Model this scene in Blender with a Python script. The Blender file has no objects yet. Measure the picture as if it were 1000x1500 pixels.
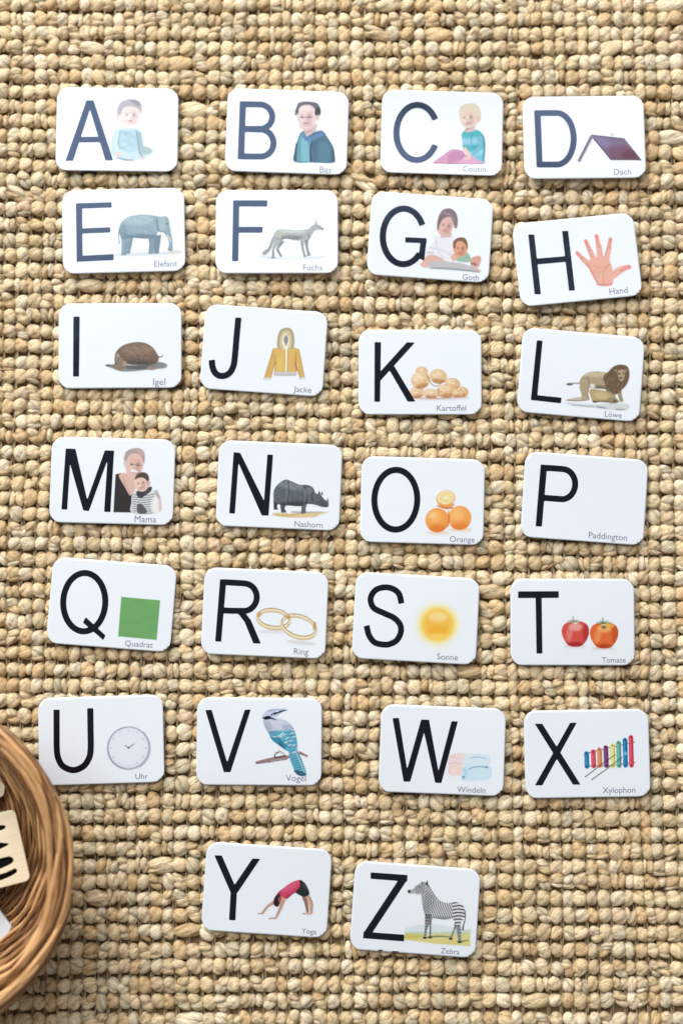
import bpy, math, numpy as np
from mathutils import Matrix, Vector
RNG = np.random.default_rng(11)
scene = bpy.context.scene
col = scene.collection
R = math.radians

# ------------------------------------------------------------------ camera
CARD_Z = 0.0112                       # mean height of the card tops above the rug backing
CAM_H = 1.03486 + CARD_Z
ROLL = R(4.68946)
cam_d = bpy.data.cameras.new('camera')
cam = bpy.data.objects.new('camera', cam_d); col.objects.link(cam)
rot = Matrix.Rotation(-ROLL, 3, 'Z') @ Matrix.Rotation(R(3.56484), 3, 'X') @ Matrix.Rotation(ROLL, 3, 'Z')
cam.matrix_world = Matrix.Translation((0, 0, CAM_H)) @ rot.to_4x4()
cam_d.sensor_fit = 'VERTICAL'; cam_d.sensor_height = 36; cam_d.sensor_width = 24; cam_d.lens = 50
cam_d.clip_start = 0.02; cam_d.clip_end = 50
cam_d.dof.use_dof = True; cam_d.dof.focus_distance = 1.026; cam_d.dof.aperture_fstop = 1.9
scene.camera = cam

# ------------------------------------------------------------------ light: room ambience, one big slanted roof window and an added low light
world = bpy.data.worlds.new('World'); scene.world = world; world.use_nodes = True
bg = world.node_tree.nodes['Background']
bg.inputs[0].default_value = (1.0, 0.965, 0.91, 1); bg.inputs[1].default_value = 0.27
def area(name, loc, target, sx, sy, power, color):
    d = bpy.data.lights.new(name, 'AREA'); d.shape = 'RECTANGLE'; d.size = sx; d.size_y = sy
    d.energy = power; d.color = color
    o = bpy.data.objects.new(name, d); col.objects.link(o)
    o.location = loc
    o.rotation_euler = (Vector(target) - Vector(loc)).to_track_quat('-Z', 'Y').to_euler()
    return o
area('roof_window', (-1.0, 2.05, 2.50), (-0.40, 0.20, 0.0), 4.0, 2.6, 152, (1.0, 0.99, 0.975))
area('added_low_light', (-1.45, 3.10, 1.25), (-0.05, 0.05, 0.0), 1.5, 1.5, 105, (1.0, 0.985, 0.955))  # second area light, added for directional shading on knots and card edges
scene.view_settings.view_transform = 'Standard'; scene.view_settings.look = 'None'
scene.view_settings.exposure = 0.0; scene.view_settings.gamma = 1.0
scene.view_settings.use_curve_mapping = False

# ------------------------------------------------------------------ helpers
def lin(c):
    c = np.asarray(c, float) / 255.0
    return np.where(c <= .04045, c / 12.92, ((c + .055) / 1.055) ** 2.4)
def link(name, me, mat=None, parent=None, label=None, kind=None):
    o = bpy.data.objects.new(name, me); col.objects.link(o)
    if mat is not None and not me.materials: me.materials.append(mat)
    if parent is not None: o.parent = parent
    if label: o['label'] = label
    if kind: o['kind'] = kind
    return o
def thing(name, label, cat, loc=(0, 0, 0), rz=0.0, group=None):
    o = bpy.data.objects.new(name, None); col.objects.link(o)
    o.empty_display_size = .02; o.location = loc; o.rotation_euler = (0, 0, rz)
    o['label'] = label; o['category'] = cat
    if group: o['group'] = group
    return o
def np_mesh(name, verts, faces, smooth=True, uv=None, colr=None, uname='fibre', cname='tint'):
    """verts (N,3); faces: (M,k) array or list of lists; uv per vertex; colr per vertex"""
    me = bpy.data.meshes.new(name)
    verts = np.asarray(verts, np.float32)
    if isinstance(faces, np.ndarray):
        k = faces.shape[1]; idx = faces.ravel().astype(np.int32)
        ls = np.arange(0, len(idx), k, dtype=np.int32)
    else:
        idx = np.array([i for f in faces for i in f], np.int32)
        ln = np.array([len(f) for f in faces], np.int32)
        ls = np.concatenate([[0], np.cumsum(ln)[:-1]]).astype(np.int32)
    me.vertices.add(len(verts)); me.vertices.foreach_set('co', verts.ravel())
    me.loops.add(len(idx)); me.loops.foreach_set('vertex_index', idx)
    me.polygons.add(len(ls)); me.polygons.foreach_set('loop_start', ls)
    me.polygons.foreach_set('use_smooth', np.full(len(ls), smooth, bool))
    me.update(calc_edges=True)
    if uv is not None:
        l = me.uv_layers.new(name=uname)
        l.data.foreach_set('uv', np.asarray(uv, np.float32)[idx].ravel())
    if colr is not None:
        a = me.color_attributes.new(cname, 'FLOAT_COLOR', 'POINT')
        c4 = np.ones((len(verts), 4), np.float32); c4[:, :3] = colr
        a.data.foreach_set('color', c4.ravel())
    me.validate()
    return me

# ------------------------------------------------------------------ materials
def mat_new(name):
    m = bpy.data.materials.new(name); m.use_nodes = True
    return m, m.node_tree.nodes, m.node_tree.links, m.node_tree.nodes['Principled BSDF']
def mat_jute(name, base=None):
    m, N, L, b = mat_new(name)
    at = N.new('ShaderNodeAttribute'); at.attribute_name = 'tint'
    uv = N.new('ShaderNodeUVMap'); uv.uv_map = 'fibre'
    mp = N.new('ShaderNodeMapping'); mp.inputs['Scale'].default_value = (2.2, 17, 1)
    L.new(uv.outputs[0], mp.inputs[0])
    n1 = N.new('ShaderNodeTexNoise'); n1.inputs['Scale'].default_value = 1.0; n1.inputs['Detail'].default_value = 4
    L.new(mp.outputs[0], n1.inputs['Vector'])
    geo = N.new('ShaderNodeNewGeometry')
    n2 = N.new('ShaderNodeTexNoise'); n2.inputs['Scale'].default_value = 130; n2.inputs['Detail'].default_value = 3
    L.new(geo.outputs['Position'], n2.inputs['Vector'])
    r1 = N.new('ShaderNodeMapRange'); r1.inputs[1].default_value = .25; r1.inputs[2].default_value = .75
    r1.inputs[3].default_value = .52; r1.inputs[4].default_value = 1.30
    L.new(n1.outputs[0], r1.inputs[0])
    mul = N.new('ShaderNodeVectorMath'); mul.operation = 'SCALE'
    L.new(at.outputs['Color'], mul.inputs[0]); L.new(r1.outputs[0], mul.inputs['Scale'])
    rp = N.new('ShaderNodeMapRange'); rp.inputs[1].default_value = .52; rp.inputs[2].default_value = .72
    rp.inputs[3].default_value = 0; rp.inputs[4].default_value = .42
    L.new(n2.outputs[0], rp.inputs[0])
    mx = N.new('ShaderNodeMix'); mx.data_type = 'RGBA'; mx.blend_type = 'MULTIPLY'
    L.new(rp.outputs[0], mx.inputs['Factor']); L.new(mul.outputs[0], mx.inputs['A'])
    mx.inputs['B'].default_value = (1.0, .74, .47, 1)
    L.new(mx.outputs['Result'], b.inputs['Base Color'])
    b.inputs['Roughness'].default_value = .46; b.inputs['Specular IOR Level'].default_value = .5
    bp = N.new('ShaderNodeBump'); bp.inputs['Strength'].default_value = .85; bp.inputs['Distance'].default_value = .0018
    L.new(n1.outputs[0], bp.inputs['Height']); L.new(bp.outputs[0], b.inputs['Normal'])
    return m
def mat_wicker(name, c1, c2, rough=.33):
    m, N, L, b = mat_new(name)
    uv = N.new('ShaderNodeUVMap'); uv.uv_map = 'fibre'
    mp = N.new('ShaderNodeMapping'); mp.inputs['Scale'].default_value = (.35, 1.1, 1)
    L.new(uv.outputs[0], mp.inputs[0])
    n1 = N.new('ShaderNodeTexNoise'); n1.inputs['Scale'].default_value = 3; n1.inputs['Detail'].default_value = 5
    L.new(mp.outputs[0], n1.inputs['Vector'])
    oi = N.new('ShaderNodeObjectInfo')
    ad = N.new('ShaderNodeMath'); ad.operation = 'MULTIPLY_ADD'; ad.inputs[1].default_value = .8; ad.inputs[2].default_value = -.4
    L.new(oi.outputs['Random'], ad.inputs[0])
    a2 = N.new('ShaderNodeMath'); L.new(n1.outputs[0], a2.inputs[0]); L.new(ad.outputs[0], a2.inputs[1])
    cr = N.new('ShaderNodeValToRGB'); cr.color_ramp.elements[0].position = .25; cr.color_ramp.elements[1].position = .8
    cr.color_ramp.elements[0].color = (*lin(c1), 1); cr.color_ramp.elements[1].color = (*lin(c2), 1)
    L.new(a2.outputs[0], cr.inputs[0]); L.new(cr.outputs[0], b.inputs['Base Color'])
    b.inputs['Roughness'].default_value = rough; b.inputs['Coat Weight'].default_value = .25; b.inputs['Coat Roughness'].default_value = .25
    bp = N.new('ShaderNodeBump'); bp.inputs['Strength'].default_value = .4; bp.inputs['Distance'].default_value = .0006
    L.new(n1.outputs[0], bp.inputs['Height']); L.new(bp.outputs[0], b.inputs['Normal'])
    return m
WHITE_PHOTO = lin((240, 244, 251))
CARD_ALB = np.array([.655, .705, .77])
def mat_gloss(b, N, L, spec=None):
    """the wavy gloss of a hand-laminated sheet"""
    b.inputs['Roughness'].default_value = .16
    if spec is not None: b.inputs['Specular IOR Level'].default_value = spec
    geo = N.new('ShaderNodeNewGeometry')
    n = N.new('ShaderNodeTexNoise'); n.inputs['Scale'].default_value = 26; n.inputs['Detail'].default_value = 2
    L.new(geo.outputs['Position'], n.inputs['Vector'])
    bp = N.new('ShaderNodeBump'); bp.inputs['Strength'].default_value = .45; bp.inputs['Distance'].default_value = .0006
    L.new(n.outputs[0], bp.inputs['Height']); L.new(bp.outputs[0], b.inputs['Normal'])
def mat_card():
    m, N, L, b = mat_new('laminated_paper')
    n = N.new('ShaderNodeTexNoise'); n.inputs['Scale'].default_value = 60; n.inputs['Detail'].default_value = 3
    geo = N.new('ShaderNodeNewGeometry'); L.new(geo.outputs['Position'], n.inputs['Vector'])
    mx = N.new('ShaderNodeMix'); mx.data_type = 'RGBA'
    mx.inputs['A'].default_value = (*(CARD_ALB * .985), 1); mx.inputs['B'].default_value = (*(CARD_ALB * 1.012), 1)
    L.new(n.outputs[0], mx.inputs['Factor']); L.new(mx.outputs['Result'], b.inputs['Base Color'])
    mat_gloss(b, N, L, .2); return m
def mat_print():
    m, N, L, b = mat_new('printed_picture')
    at = N.new('ShaderNodeAttribute'); at.attribute_name = 'tint'; L.new(at.outputs['Color'], b.inputs['Base Color'])
    mat_gloss(b, N, L, .2); return m
def mat_ink(name, c, tint, spec):
    m, N, L, b = mat_new(name)
    b.inputs['Base Color'].default_value = (*c, 1)
    b.inputs['Specular Tint'].default_value = (*tint, 1); b.inputs['Specular IOR Level'].default_value = spec
    mat_gloss(b, N, L); return m
M_CARD = mat_card(); M_PRINT = mat_print()
M_INK = mat_ink('black_ink', (.004, .004, .006), (.42, .60, 1.0), .76)
M_CAP = mat_ink('caption_ink', (.17, .18, .27), (1, 1, 1), .5)
M_JUTE = mat_jute('jute_yarn')
M_WICK = mat_wicker('varnished_wicker', (106, 68, 36), (222, 174, 120))
def mat_backing():
    m, N, L, b = mat_new('rug_backing')
    n = N.new('ShaderNodeTexNoise'); n.inputs['Scale'].default_value = 300
    geo = N.new('ShaderNodeNewGeometry'); L.new(geo.outputs['Position'], n.inputs['Vector'])
    cr = N.new('ShaderNodeValToRGB')
    cr.color_ramp.elements[0].color = (*lin((128, 100, 66)), 1); cr.color_ramp.elements[1].color = (*lin((186, 156, 112)), 1)
    L.new(n.outputs[0], cr.inputs[0]); L.new(cr.outputs[0], b.inputs['Base Color']); b.inputs['Roughness'].default_value = .9
    return m
def mat_wood():
    m, N, L, b = mat_new('pale_plywood')
    tc = N.new('ShaderNodeTexCoord'); mp = N.new('ShaderNodeMapping'); mp.inputs['Scale'].default_value = (40, 420, 40)
    L.new(tc.outputs['Object'], mp.inputs[0])
    n = N.new('ShaderNodeTexNoise'); n.inputs['Scale'].default_value = 1; n.inputs['Detail'].default_value = 4
    L.new(mp.outputs[0], n.inputs['Vector'])
    cr = N.new('ShaderNodeValToRGB')
    cr.color_ramp.elements[0].color = (*lin((216, 196, 160)), 1); cr.color_ramp.elements[1].color = (*lin((240, 228, 204)), 1)
    L.new(n.outputs[0], cr.inputs[0]); L.new(cr.outputs[0], b.inputs['Base Color']); b.inputs['Roughness'].default_value = .5
    return m
M_WOOD = mat_wood()
def mat_black():
    m, N, L, b = mat_new('plain_black')
    b.inputs['Base Color'].default_value = (.004, .004, .004, 1); b.inputs['Roughness'].default_value = .9; b.inputs['Specular IOR Level'].default_value = .1; return m
M_BLACK = mat_black()

# ------------------------------------------------------------------ card places (mm, degrees), measured on the rug
POSE = {
'A':(-188.4,333.6,4.16),'B':(-63.1,342.6,2.81),'C':(51.1,351.0,2.99),'D':(156.2,356.5,5.43),
'E':(-176.7,258.4,6.28),'F':(-64.3,266.9,4.76),'G':(48.5,272.4,0.68),'H':(157.6,264.4,10.30),
'I':(-171.6,173.0,5.04),'J':(-66.3,178.3,0.74),'K':(49.0,171.7,4.67),'L':(166.6,179.5,-0.19),
'M':(-168.1,73.5,3.24),'N':(-46.8,80.1,2.33),'O':(58.1,77.6,3.06),'P':(175.6,88.9,0.50),
'Q':(-160.4,-16.1,0.25),'R':(-49.3,-13.2,2.22),'S':(60.0,-8.1,1.45),'T':(173.4,-1.5,4.54),
'U':(-159.0,-113.9,6.47),'V':(-45.5,-105.6,4.30),'W':(86.4,-101.1,2.33),'X':(190.6,-95.1,5.59),
'Y':(-31.2,-210.3,0.93),'Z':(75.8,-215.4,0.57)}
cr_, sr_ = math.cos(-ROLL), math.sin(-ROLL)
POSE = {k: ((cr_*x - sr_*y)/1000, (sr_*x + cr_*y)/1000, R(a) - ROLL) for k, (x, y, a) in POSE.items()}
CW, CH = 90.0, 62.76      # mm

# ------------------------------------------------------------------ rug: rows of twisted jute yarn bulging between thin warp threads
PX, PY = .00892, .01172           # pitch of the knots along a row and from row to row
PAL = [((219, 201, 168), .28), ((212, 191, 154), .28), ((226, 213, 187), .18), ((207, 179, 138), .12),
       ((206, 195, 167), .10), ((216, 193, 163), .04)]
def knot_variant(nu, nv, seed):
    """one bulge of 3-ply yarn, axis along x, open underneath; unit half sizes"""
    r = np.random.default_rng(seed)
    u = np.linspace(0, 1, nu + 1); th = np.linspace(R(-28), R(208), nv + 1)
    U, T = np.meshgrid(u, th, indexing='ij')
    X = -np.cos(np.pi * U)
    rho = np.clip(np.sin(np.pi * U), 0, 1) ** r.uniform(.60, .85) * .95 + .05
    tw = r.uniform(.5, 1.3) * (1 if r.random() < .8 else -1); ph = r.uniform(0, 6.28); n = int(r.integers(2, 5))
    pha = T + tw * X
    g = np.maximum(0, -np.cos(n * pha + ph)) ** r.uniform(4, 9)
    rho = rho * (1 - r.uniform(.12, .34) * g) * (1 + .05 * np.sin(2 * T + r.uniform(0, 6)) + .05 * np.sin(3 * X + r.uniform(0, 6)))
    X = X * (1 - .10 * g) + .06 * np.sin(2 * T + r.uniform(0, 6))
    Y = rho * np.cos(T); Z = rho * np.sin(T)
    Y = np.sign(Y) * np.abs(Y) ** .92
    Y = Y + r.uniform(-.16, .16) * X
    V = np.stack([X, Y, Z], -1).reshape(-1, 3)
    i, j = np.meshgrid(np.arange(nu), np.arange(nv), indexing='ij')
    a = (i * (nv + 1) + j).ravel()
    F = np.stack([a, a + nv + 1, a + nv + 2, a + 1], 1)
    uv = np.stack([X.ravel() * .8 + r.uniform(0, 50), (pha.ravel()) / 3.1 + r.uniform(0, 50)], 1)
    p = np.array([q[1] for q in PAL]); k = r.choice(len(PAL), p=p / p.sum())
    c = lin(PAL[k][0]) * r.uniform(1.06, 1.24) * np.array((1.0, .985, .95))
    shade = 1 - .42 * g.ravel() ** 2            # shade of the ply grooves painted into the yarn colour
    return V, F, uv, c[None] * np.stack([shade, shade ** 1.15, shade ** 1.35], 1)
NVAR = 56
HI = [knot_variant(9, 16, 100 + k) for k in range(NVAR)]
LO = [knot_variant(4, 6, 100 + k) for k in range(NVAR)]
# lay the knots out
knots = []          # x, y, z, rz, sx, sy, sz, variant, hi
NC, NR = 124, 124
wcol = PX * (1 + .11 * RNG.standard_normal(NC)).clip(.76, 1.28)
xcol = np.cumsum(wcol) - wcol / 2; xcol -= xcol.mean()
row_y = []
y = -.715
for j in range(NR):
    y += np.interp(y, [-.35, 0, .45], [.0121, .01155, .0111]) * (1 + .06 * RNG.standard_normal()); row_y.append(y)
row_y = np.array(row_y)
row_w = [(RNG.uniform(.0008, .0019), RNG.uniform(5, 12), RNG.uniform(0, 6.3), RNG.uniform(-.006, .006)) for _ in range(NR)]
wob = lambda yy, k: .0022 * math.sin(yy * 9 + k * .13) + .0012 * math.sin(yy * 23 + k * .31)
def row_height(j, x):
    a, f, p, s = row_w[j]; return row_y[j] + .35 * a * math.sin(f * x + p) + s * .4 * x + .002 * math.sin(4.1 * x + j * .05)
for j in range(NR):
    i = 0
    while i < NC:
        span = 2 if RNG.random() < .012 and i + 1 < NC else 1
        x = xcol[i:i + span].mean() + wob(row_y[j], i) + RNG.normal(0, .0006)
        w = wcol[i:i + span].sum()
        yy = row_height(j, x) + RNG.normal(0, .00045)
        sc = 1 + .085 * RNG.standard_normal()
        hi = abs(x) < .315 and -.36 < yy < .50
        def add(dx, dy, dz, rz, fx, fy, fz):
            knots.append((x + dx, yy + dy, .0047 + dz + RNG.normal(0, .00025), rz + RNG.normal(0, .11), w * .535 * fx, py * .494 * sc * fy, .0044 * fz * (1 + .07 * RNG.standard_normal()), int(RNG.integers(NVAR)), hi))
        py = .0116; u = RNG.random()
        if u < .70: add(0, 0, 0, 0, 1, 1, 1)
        elif u < .82:      # the ply has opened: two strands side by side, slanting
            s = 1 if RNG.random() < .75 else -1
            add(-.10 * w * s, .20 * py, 0, -.42 * s, .92, .62, .95); add(.12 * w * s, -.20 * py, -.0003, -.42 * s, .92, .66, .92)
        elif u < .90:      # two narrow bulges in one gap
            q = RNG.uniform(.4, .6)
            add(-.5 * w * (1 - q), RNG.normal(0, .0006), 0, 0, q + .06, .95, .96); add(.5 * w * q, RNG.normal(0, .0006), 0, 0, 1.06 - q, .92, .93)
        else:              # a big knot with a thin strand lying over its lower side
            add(0, .08 * py, 0, 0, 1, .88, 1); add(0, -.30 * py, -.0002, RNG.normal(0, .25), 1.02, .40, .80)
        i += span
K = np.array(knots)
HALFX, HALFY = NC * PX / 2, NR * PY / 2
rug = thing('jute_rug', 'beige natural jute rug woven in knobbly rows, lying under all the cards', 'rug')
# which knots lie open to view
def to_px(p):
    v = rot.transposed() @ (Vector(p) - Vector((0, 0, CAM_H)))
    f = 50 / 36 * 1500
    return 500 + f * v.x / -v.z, 750 - f * v.y / -v.z, -v.z
BASKET_C = (-.2918, -.1812); BASKET_R = .1165
def open_view(k):
    x, y = k[0], k[1]
    if (x - BASKET_C[0]) ** 2 + (y - BASKET_C[1]) ** 2 < (BASKET_R + .016) ** 2: return False
    for cx, cy, a in POSE.values():
        dx, dy = x - cx, y - cy
        lx = math.cos(a) * dx + math.sin(a) * dy; ly = -math.sin(a) * dx + math.cos(a) * dy
        if abs(lx) < CW / 2000 + .006 and abs(ly) < CH / 2000 + .007: return False
    px, py, d = to_px((x, y, .006)); return 12 < px < 988 and 14 < py < 1486
size = []
for k in K:
    s = -1
    if k[8] and open_view(k):
        s = k[4] * k[5] / to_px((k[0], k[1], .006))[2] ** 2
    size.append(s)
top = set(np.argsort(size)[-300:].tolist())
me_var = {}
def knot_mesh(v):
    if v not in me_var:
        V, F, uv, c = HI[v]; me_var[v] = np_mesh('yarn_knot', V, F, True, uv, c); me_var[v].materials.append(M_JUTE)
    return me_var[v]
acc = {True: ([], [], [], []), False: ([], [], [], [])}
base = {True: 0, False: 0}
for n, k in enumerate(K):
    x, y, z, rz, sx, sy, sz, v, hi = k; v = int(v); hi = bool(hi)
    if n in top:
        o = link('yarn_knot', knot_mesh(v), None, rug)
        o.location = (x, y, z); o.rotation_euler = (0, 0, rz); o.scale = (sx, sy, sz); continue
    V, F, uv, c = (HI if hi else LO)[v]
    ca, sa = math.cos(rz), math.sin(rz)
    P = V * (sx, sy, sz)
    P = np.stack([ca * P[:, 0] - sa * P[:, 1] + x, sa * P[:, 0] + ca * P[:, 1] + y, P[:, 2] + z], 1)
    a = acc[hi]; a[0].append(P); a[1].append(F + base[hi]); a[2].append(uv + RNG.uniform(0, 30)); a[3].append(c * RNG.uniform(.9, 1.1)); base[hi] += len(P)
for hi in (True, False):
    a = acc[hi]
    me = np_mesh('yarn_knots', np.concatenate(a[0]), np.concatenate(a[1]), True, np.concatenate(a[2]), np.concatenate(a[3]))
    link('woven_yarn' if hi else 'woven_yarn_border', me, M_JUTE, rug, kind='stuff')
def tubes(paths, rad, nseg, tint, uvs=90):
    """many tubes in one mesh"""
    Vs, Fs, UV, C = [], [], [], []; b = 0
    for pth in paths:
        p = np.asarray(pth); t = np.gradient(p, axis=0); t /= np.linalg.norm(t, axis=1)[:, None]
        up = np.array([0, 0, 1.]); s = np.cross(t, up); s /= np.linalg.norm(s, axis=1)[:, None]; w = np.cross(s, t)
        a = np.linspace(0, 2 * np.pi, nseg, endpoint=False)
        P = p[:, None] + rad * (np.cos(a)[None, :, None] * s[:, None] + np.sin(a)[None, :, None] * w[:, None])
        n = len(p); i, j = np.meshgrid(np.arange(n - 1), np.arange(nseg), indexing='ij')
        f = np.stack([i * nseg + j, i * nseg + (j + 1) % nseg, (i + 1) * nseg + (j + 1) % nseg, (i + 1) * nseg + j], -1).reshape(-1, 4)
        Vs.append(P.reshape(-1, 3)); Fs.append(f + b); b += n * nseg
        L = np.concatenate([[0], np.cumsum(np.linalg.norm(np.diff(p, axis=0), axis=1))])
        UV.append(np.stack([np.repeat(L * uvs, nseg), np.tile(a / 3, n)], 1) + RNG.uniform(0, 40))
        C.append(np.tile(tint * RNG.uniform(.85, 1.15), (n * nseg, 1)))
    return np_mesh('tubes', np.concatenate(Vs), np.concatenate(Fs), True, np.concatenate(UV), np.concatenate(C))
link('weft_core', tubes([[(x, row_height(j, x), .0036) for x in np.linspace(-HALFX, HALFX, 60)] for j in range(NR)], .0030, 6, lin((205, 180, 138))), M_JUTE, rug, kind='stuff')
paths = []
for i in range(NC - 1):
    for off in (-.0005, .0011):
        xb = (xcol[i] + xcol[i + 1]) / 2
        ys = np.arange(-HALFY, HALFY, PY / 2)
        paths.append([(xb + wob(yv, i) + off + RNG.normal(0, .00025), yv, .0034 + .0014 * math.sin(yv / PY * math.pi + (off > 0) * math.pi)) for yv in ys])
link('warp_threads', tubes(paths, .00075, 4, lin((218, 196, 158))), M_JUTE, rug, kind='stuff')
# loose fibres standing off the yarn
rf = np.random.default_rng(77); paths = []
vis = np.array([k for k in K if k[8]])
for k in vis[rf.integers(0, len(vis), 5200)]:
    p = np.array([k[0] + rf.uniform(-.5, .5) * PX, k[1] + rf.uniform(-.5, .4) * PY, k[2] + k[6] * rf.uniform(.72, .95)])
    a = rf.normal(.5, 1.0); ln = rf.uniform(.002, .0075); d = np.array([math.cos(a), math.sin(a), 0]); b = rf.uniform(-.6, .6)
    paths.append([p + d * ln * q + np.array([-d[1], d[0], 0]) * b * ln * q * q + np.array([0, 0, .0012 * math.sin(q * 3) - .0004]) for q in np.linspace(0, 1, 5)])
link('loose_fibres', tubes(paths, .00011, 3, lin((226, 205, 166))), M_JUTE, rug, kind='stuff')
v = np.array([(-HALFX, -HALFY, 0), (HALFX, -HALFY, 0), (HALFX, HALFY, 0), (-HALFX, HALFY, 0)])
v = np.concatenate([v, v - (0, 0, .003)])
link('backing', np_mesh('backing', v, [[0, 1, 2, 3], [7, 6, 5, 4], [0, 4, 5, 1], [1, 5, 6, 2], [2, 6, 7, 3], [3, 7, 4, 0]], False), mat_backing(), rug)

# ------------------------------------------------------------------ flat shapes: signed fields and their meshes
def seg_poly(P, poly):
    """signed distance to a closed polygon, negative inside"""
    a = np.asarray(poly, float); b = np.roll(a, -1, 0)
    d = np.full(len(P), 1e9); ins = np.zeros(len(P), bool)
    for (ax, ay), (bx, by) in zip(a, b):
        ex, ey = bx - ax, by - ay; wx, wy = P[:, 0] - ax, P[:, 1] - ay
        t = np.clip((wx * ex + wy * ey) / (ex * ex + ey * ey + 1e-12), 0, 1)
        d = np.minimum(d, (wx - ex * t) ** 2 + (wy - ey * t) ** 2)
        if ay != by:
            c = (ay > P[:, 1]) != (by > P[:, 1])
            ins ^= c & (P[:, 0] < ex * (P[:, 1] - ay) / (ey) + ax)
    d = np.sqrt(d); return np.where(ins, -d, d)
def smooth_pts(pts, closed=True, n=6):
    p = np.asarray(pts, float); m = len(p); out = []
    rng = range(m) if closed else range(m - 1)
    for i in rng:
        g = (lambda k: p[k % m]) if closed else (lambda k: p[min(max(k, 0), m - 1)])
        p0, p1, p2, p3 = g(i - 1), g(i), g(i + 1), g(i + 2)
        for t in np.arange(n) / n:
            out.append(.5 * (2 * p1 + (p2 - p0) * t + (2 * p0 - 5 * p1 + 4 * p2 - p3) * t * t + (3 * p1 - p0 - 3 * p2 + p3) * t ** 3))
    if not closed: out.append(p[-1])
    return np.array(out)
def arc(cx, cy, rx, ry, a0, a1, n=40):
    t = np.radians(np.linspace(a0, a1, n)); return [(cx + rx * math.cos(q), cy + ry * math.sin(q)) for q in t]
def stroke(pts, w):
    """polygon of a constant or tapering stroke with square ends"""
    p = np.asarray(pts, float); t = np.gradient(p, axis=0); t /= np.linalg.norm(t, axis=1)[:, None] + 1e-12
    n = np.stack([-t[:, 1], t[:, 0]], 1)
    w = np.interp(np.linspace(0, 1, len(p)), np.linspace(0, 1, len(np.atleast_1d(w))), np.atleast_1d(w))[:, None] / 2
    return np.concatenate([p + n * w, (p - n * w)[::-1]])
def field_mesh(x0, x1, y0, y1, step, field):
    """marching squares: the region field < 0 as vertices and faces"""
    nx = int(math.ceil((x1 - x0) / step)) + 1; ny = int(math.ceil((y1 - y0) / step)) + 1
    gx = x0 + np.arange(nx) * step; gy = y0 + np.arange(ny) * step
    X, Y = np.meshgrid(gx, gy, indexing='ij')
    f = field(np.stack([X.ravel(), Y.ravel()], 1)).reshape(nx, ny)
    f = np.where(np.abs(f) < 1e-4 * step, -1e-4 * step, f)
    neg = f < 0
    cell = neg[:-1, :-1].astype(int) + neg[1:, :-1] + neg[1:, 1:] + neg[:-1, 1:]
    verts, faces, key = [], [], {}
    def vid(k, p):
        if k not in key: key[k] = len(verts); verts.append(p)
        return key[k]
    for i, j in zip(*np.nonzero(cell)):
        c = [(i, j), (i + 1, j), (i + 1, j + 1), (i, j + 1)]; poly = []
        for q in range(4):
            a, b = c[q], c[(q + 1) % 4]; fa, fb = f[a], f[b]
            if fa < 0: poly.append(vid(a, (gx[a[0]], gy[a[1]])))
            if (fa < 0) != (fb < 0):
                t = fa / (fa - fb); k = (min(a, b), max(a, b))
                poly.append(vid(k, (gx[a[0]] + t * (gx[b[0]] - gx[a[0]]), gy[a[1]] + t * (gy[b[1]] - gy[a[1]]))))
        if len(poly) >= 3: faces.append(poly)
    return np.array(verts), faces
def slab(name, v2, faces, zf, thick, mat):
    """give a flat face set a thickness: top, underside and side walls"""
    n = len(v2); zt = zf(v2[:, 0], v2[:, 1])
    V = np.concatenate([np.c_[v2, zt], np.c_[v2, zt - thick]])
    e = {}
    for f in faces:
        for a, b in zip(f, f[1:] + f[:1]): e[(a, b)] = True
    side = [[b, a, a + n, b + n] for (a, b) in e if (b, a) not in e]
    me = np_mesh(name, V, faces + [[i + n for i in f[::-1]] for f in faces] + side, False)
    me.polygons.foreach_set('use_smooth', np.array([True] * len(faces) * 2 + [False] * len(side)))
    me.materials.append(mat); return me
def homography(src, dst):
    A = []
    for (x, y), (u, v) in zip(src, dst):
        A.append([x, y, 1, 0, 0, 0, -u * x, -u * y]); A.append([0, 0, 0, x, y, 1, -v * x, -v * y])
    h = np.linalg.solve(np.array(A, float), np.array(dst, float).ravel()); return np.append(h, 1).reshape(3, 3)
# outline of each card in the units its print is drawn in (y down), clockwise from its upper left corner
QUAD = {
'A':[72,45,905,48,905,635,62,612],'B':[70,42,912,68,890,655,45,628],'C':[70,25,908,60,900,640,60,615],'D':[68,50,910,42,925,632,85,640],
'E':[75,72,930,40,942,635,85,648],'F':[80,50,925,48,930,618,75,615],'G':[92,28,940,82,907,671,55,600],'H':[45,115,885,25,945,615,110,688],
'I':[82,42,925,42,938,640,78,640],'J':[72,28,930,85,895,678,38,605],'K':[45,32,905,28,908,640,45,635],'L':[92,18,948,90,915,692,48,608],
'M':[85,22,935,45,920,640,60,618],'N':[72,22,942,55,918,660,48,618],'O':[70,50,925,72,915,655,60,622],'P':[92,30,942,92,910,690,60,620],
'Q':[82,22,955,95,905,695,38,625],'R':[72,25,932,65,905,670,52,630],'S':[72,30,945,82,915,690,42,640],'T':[62,35,915,35,918,642,62,642],
'U':[32,60,890,42,912,640,45,670],'V':[62,48,938,62,935,670,60,668],'W':[62,25,935,62,918,675,35,640],'X':[52,45,922,32,940,655,65,672],
'Y':[85,30,965,85,922,718,42,658],'Z':[72,40,948,100,905,692,30,630]}
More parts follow.
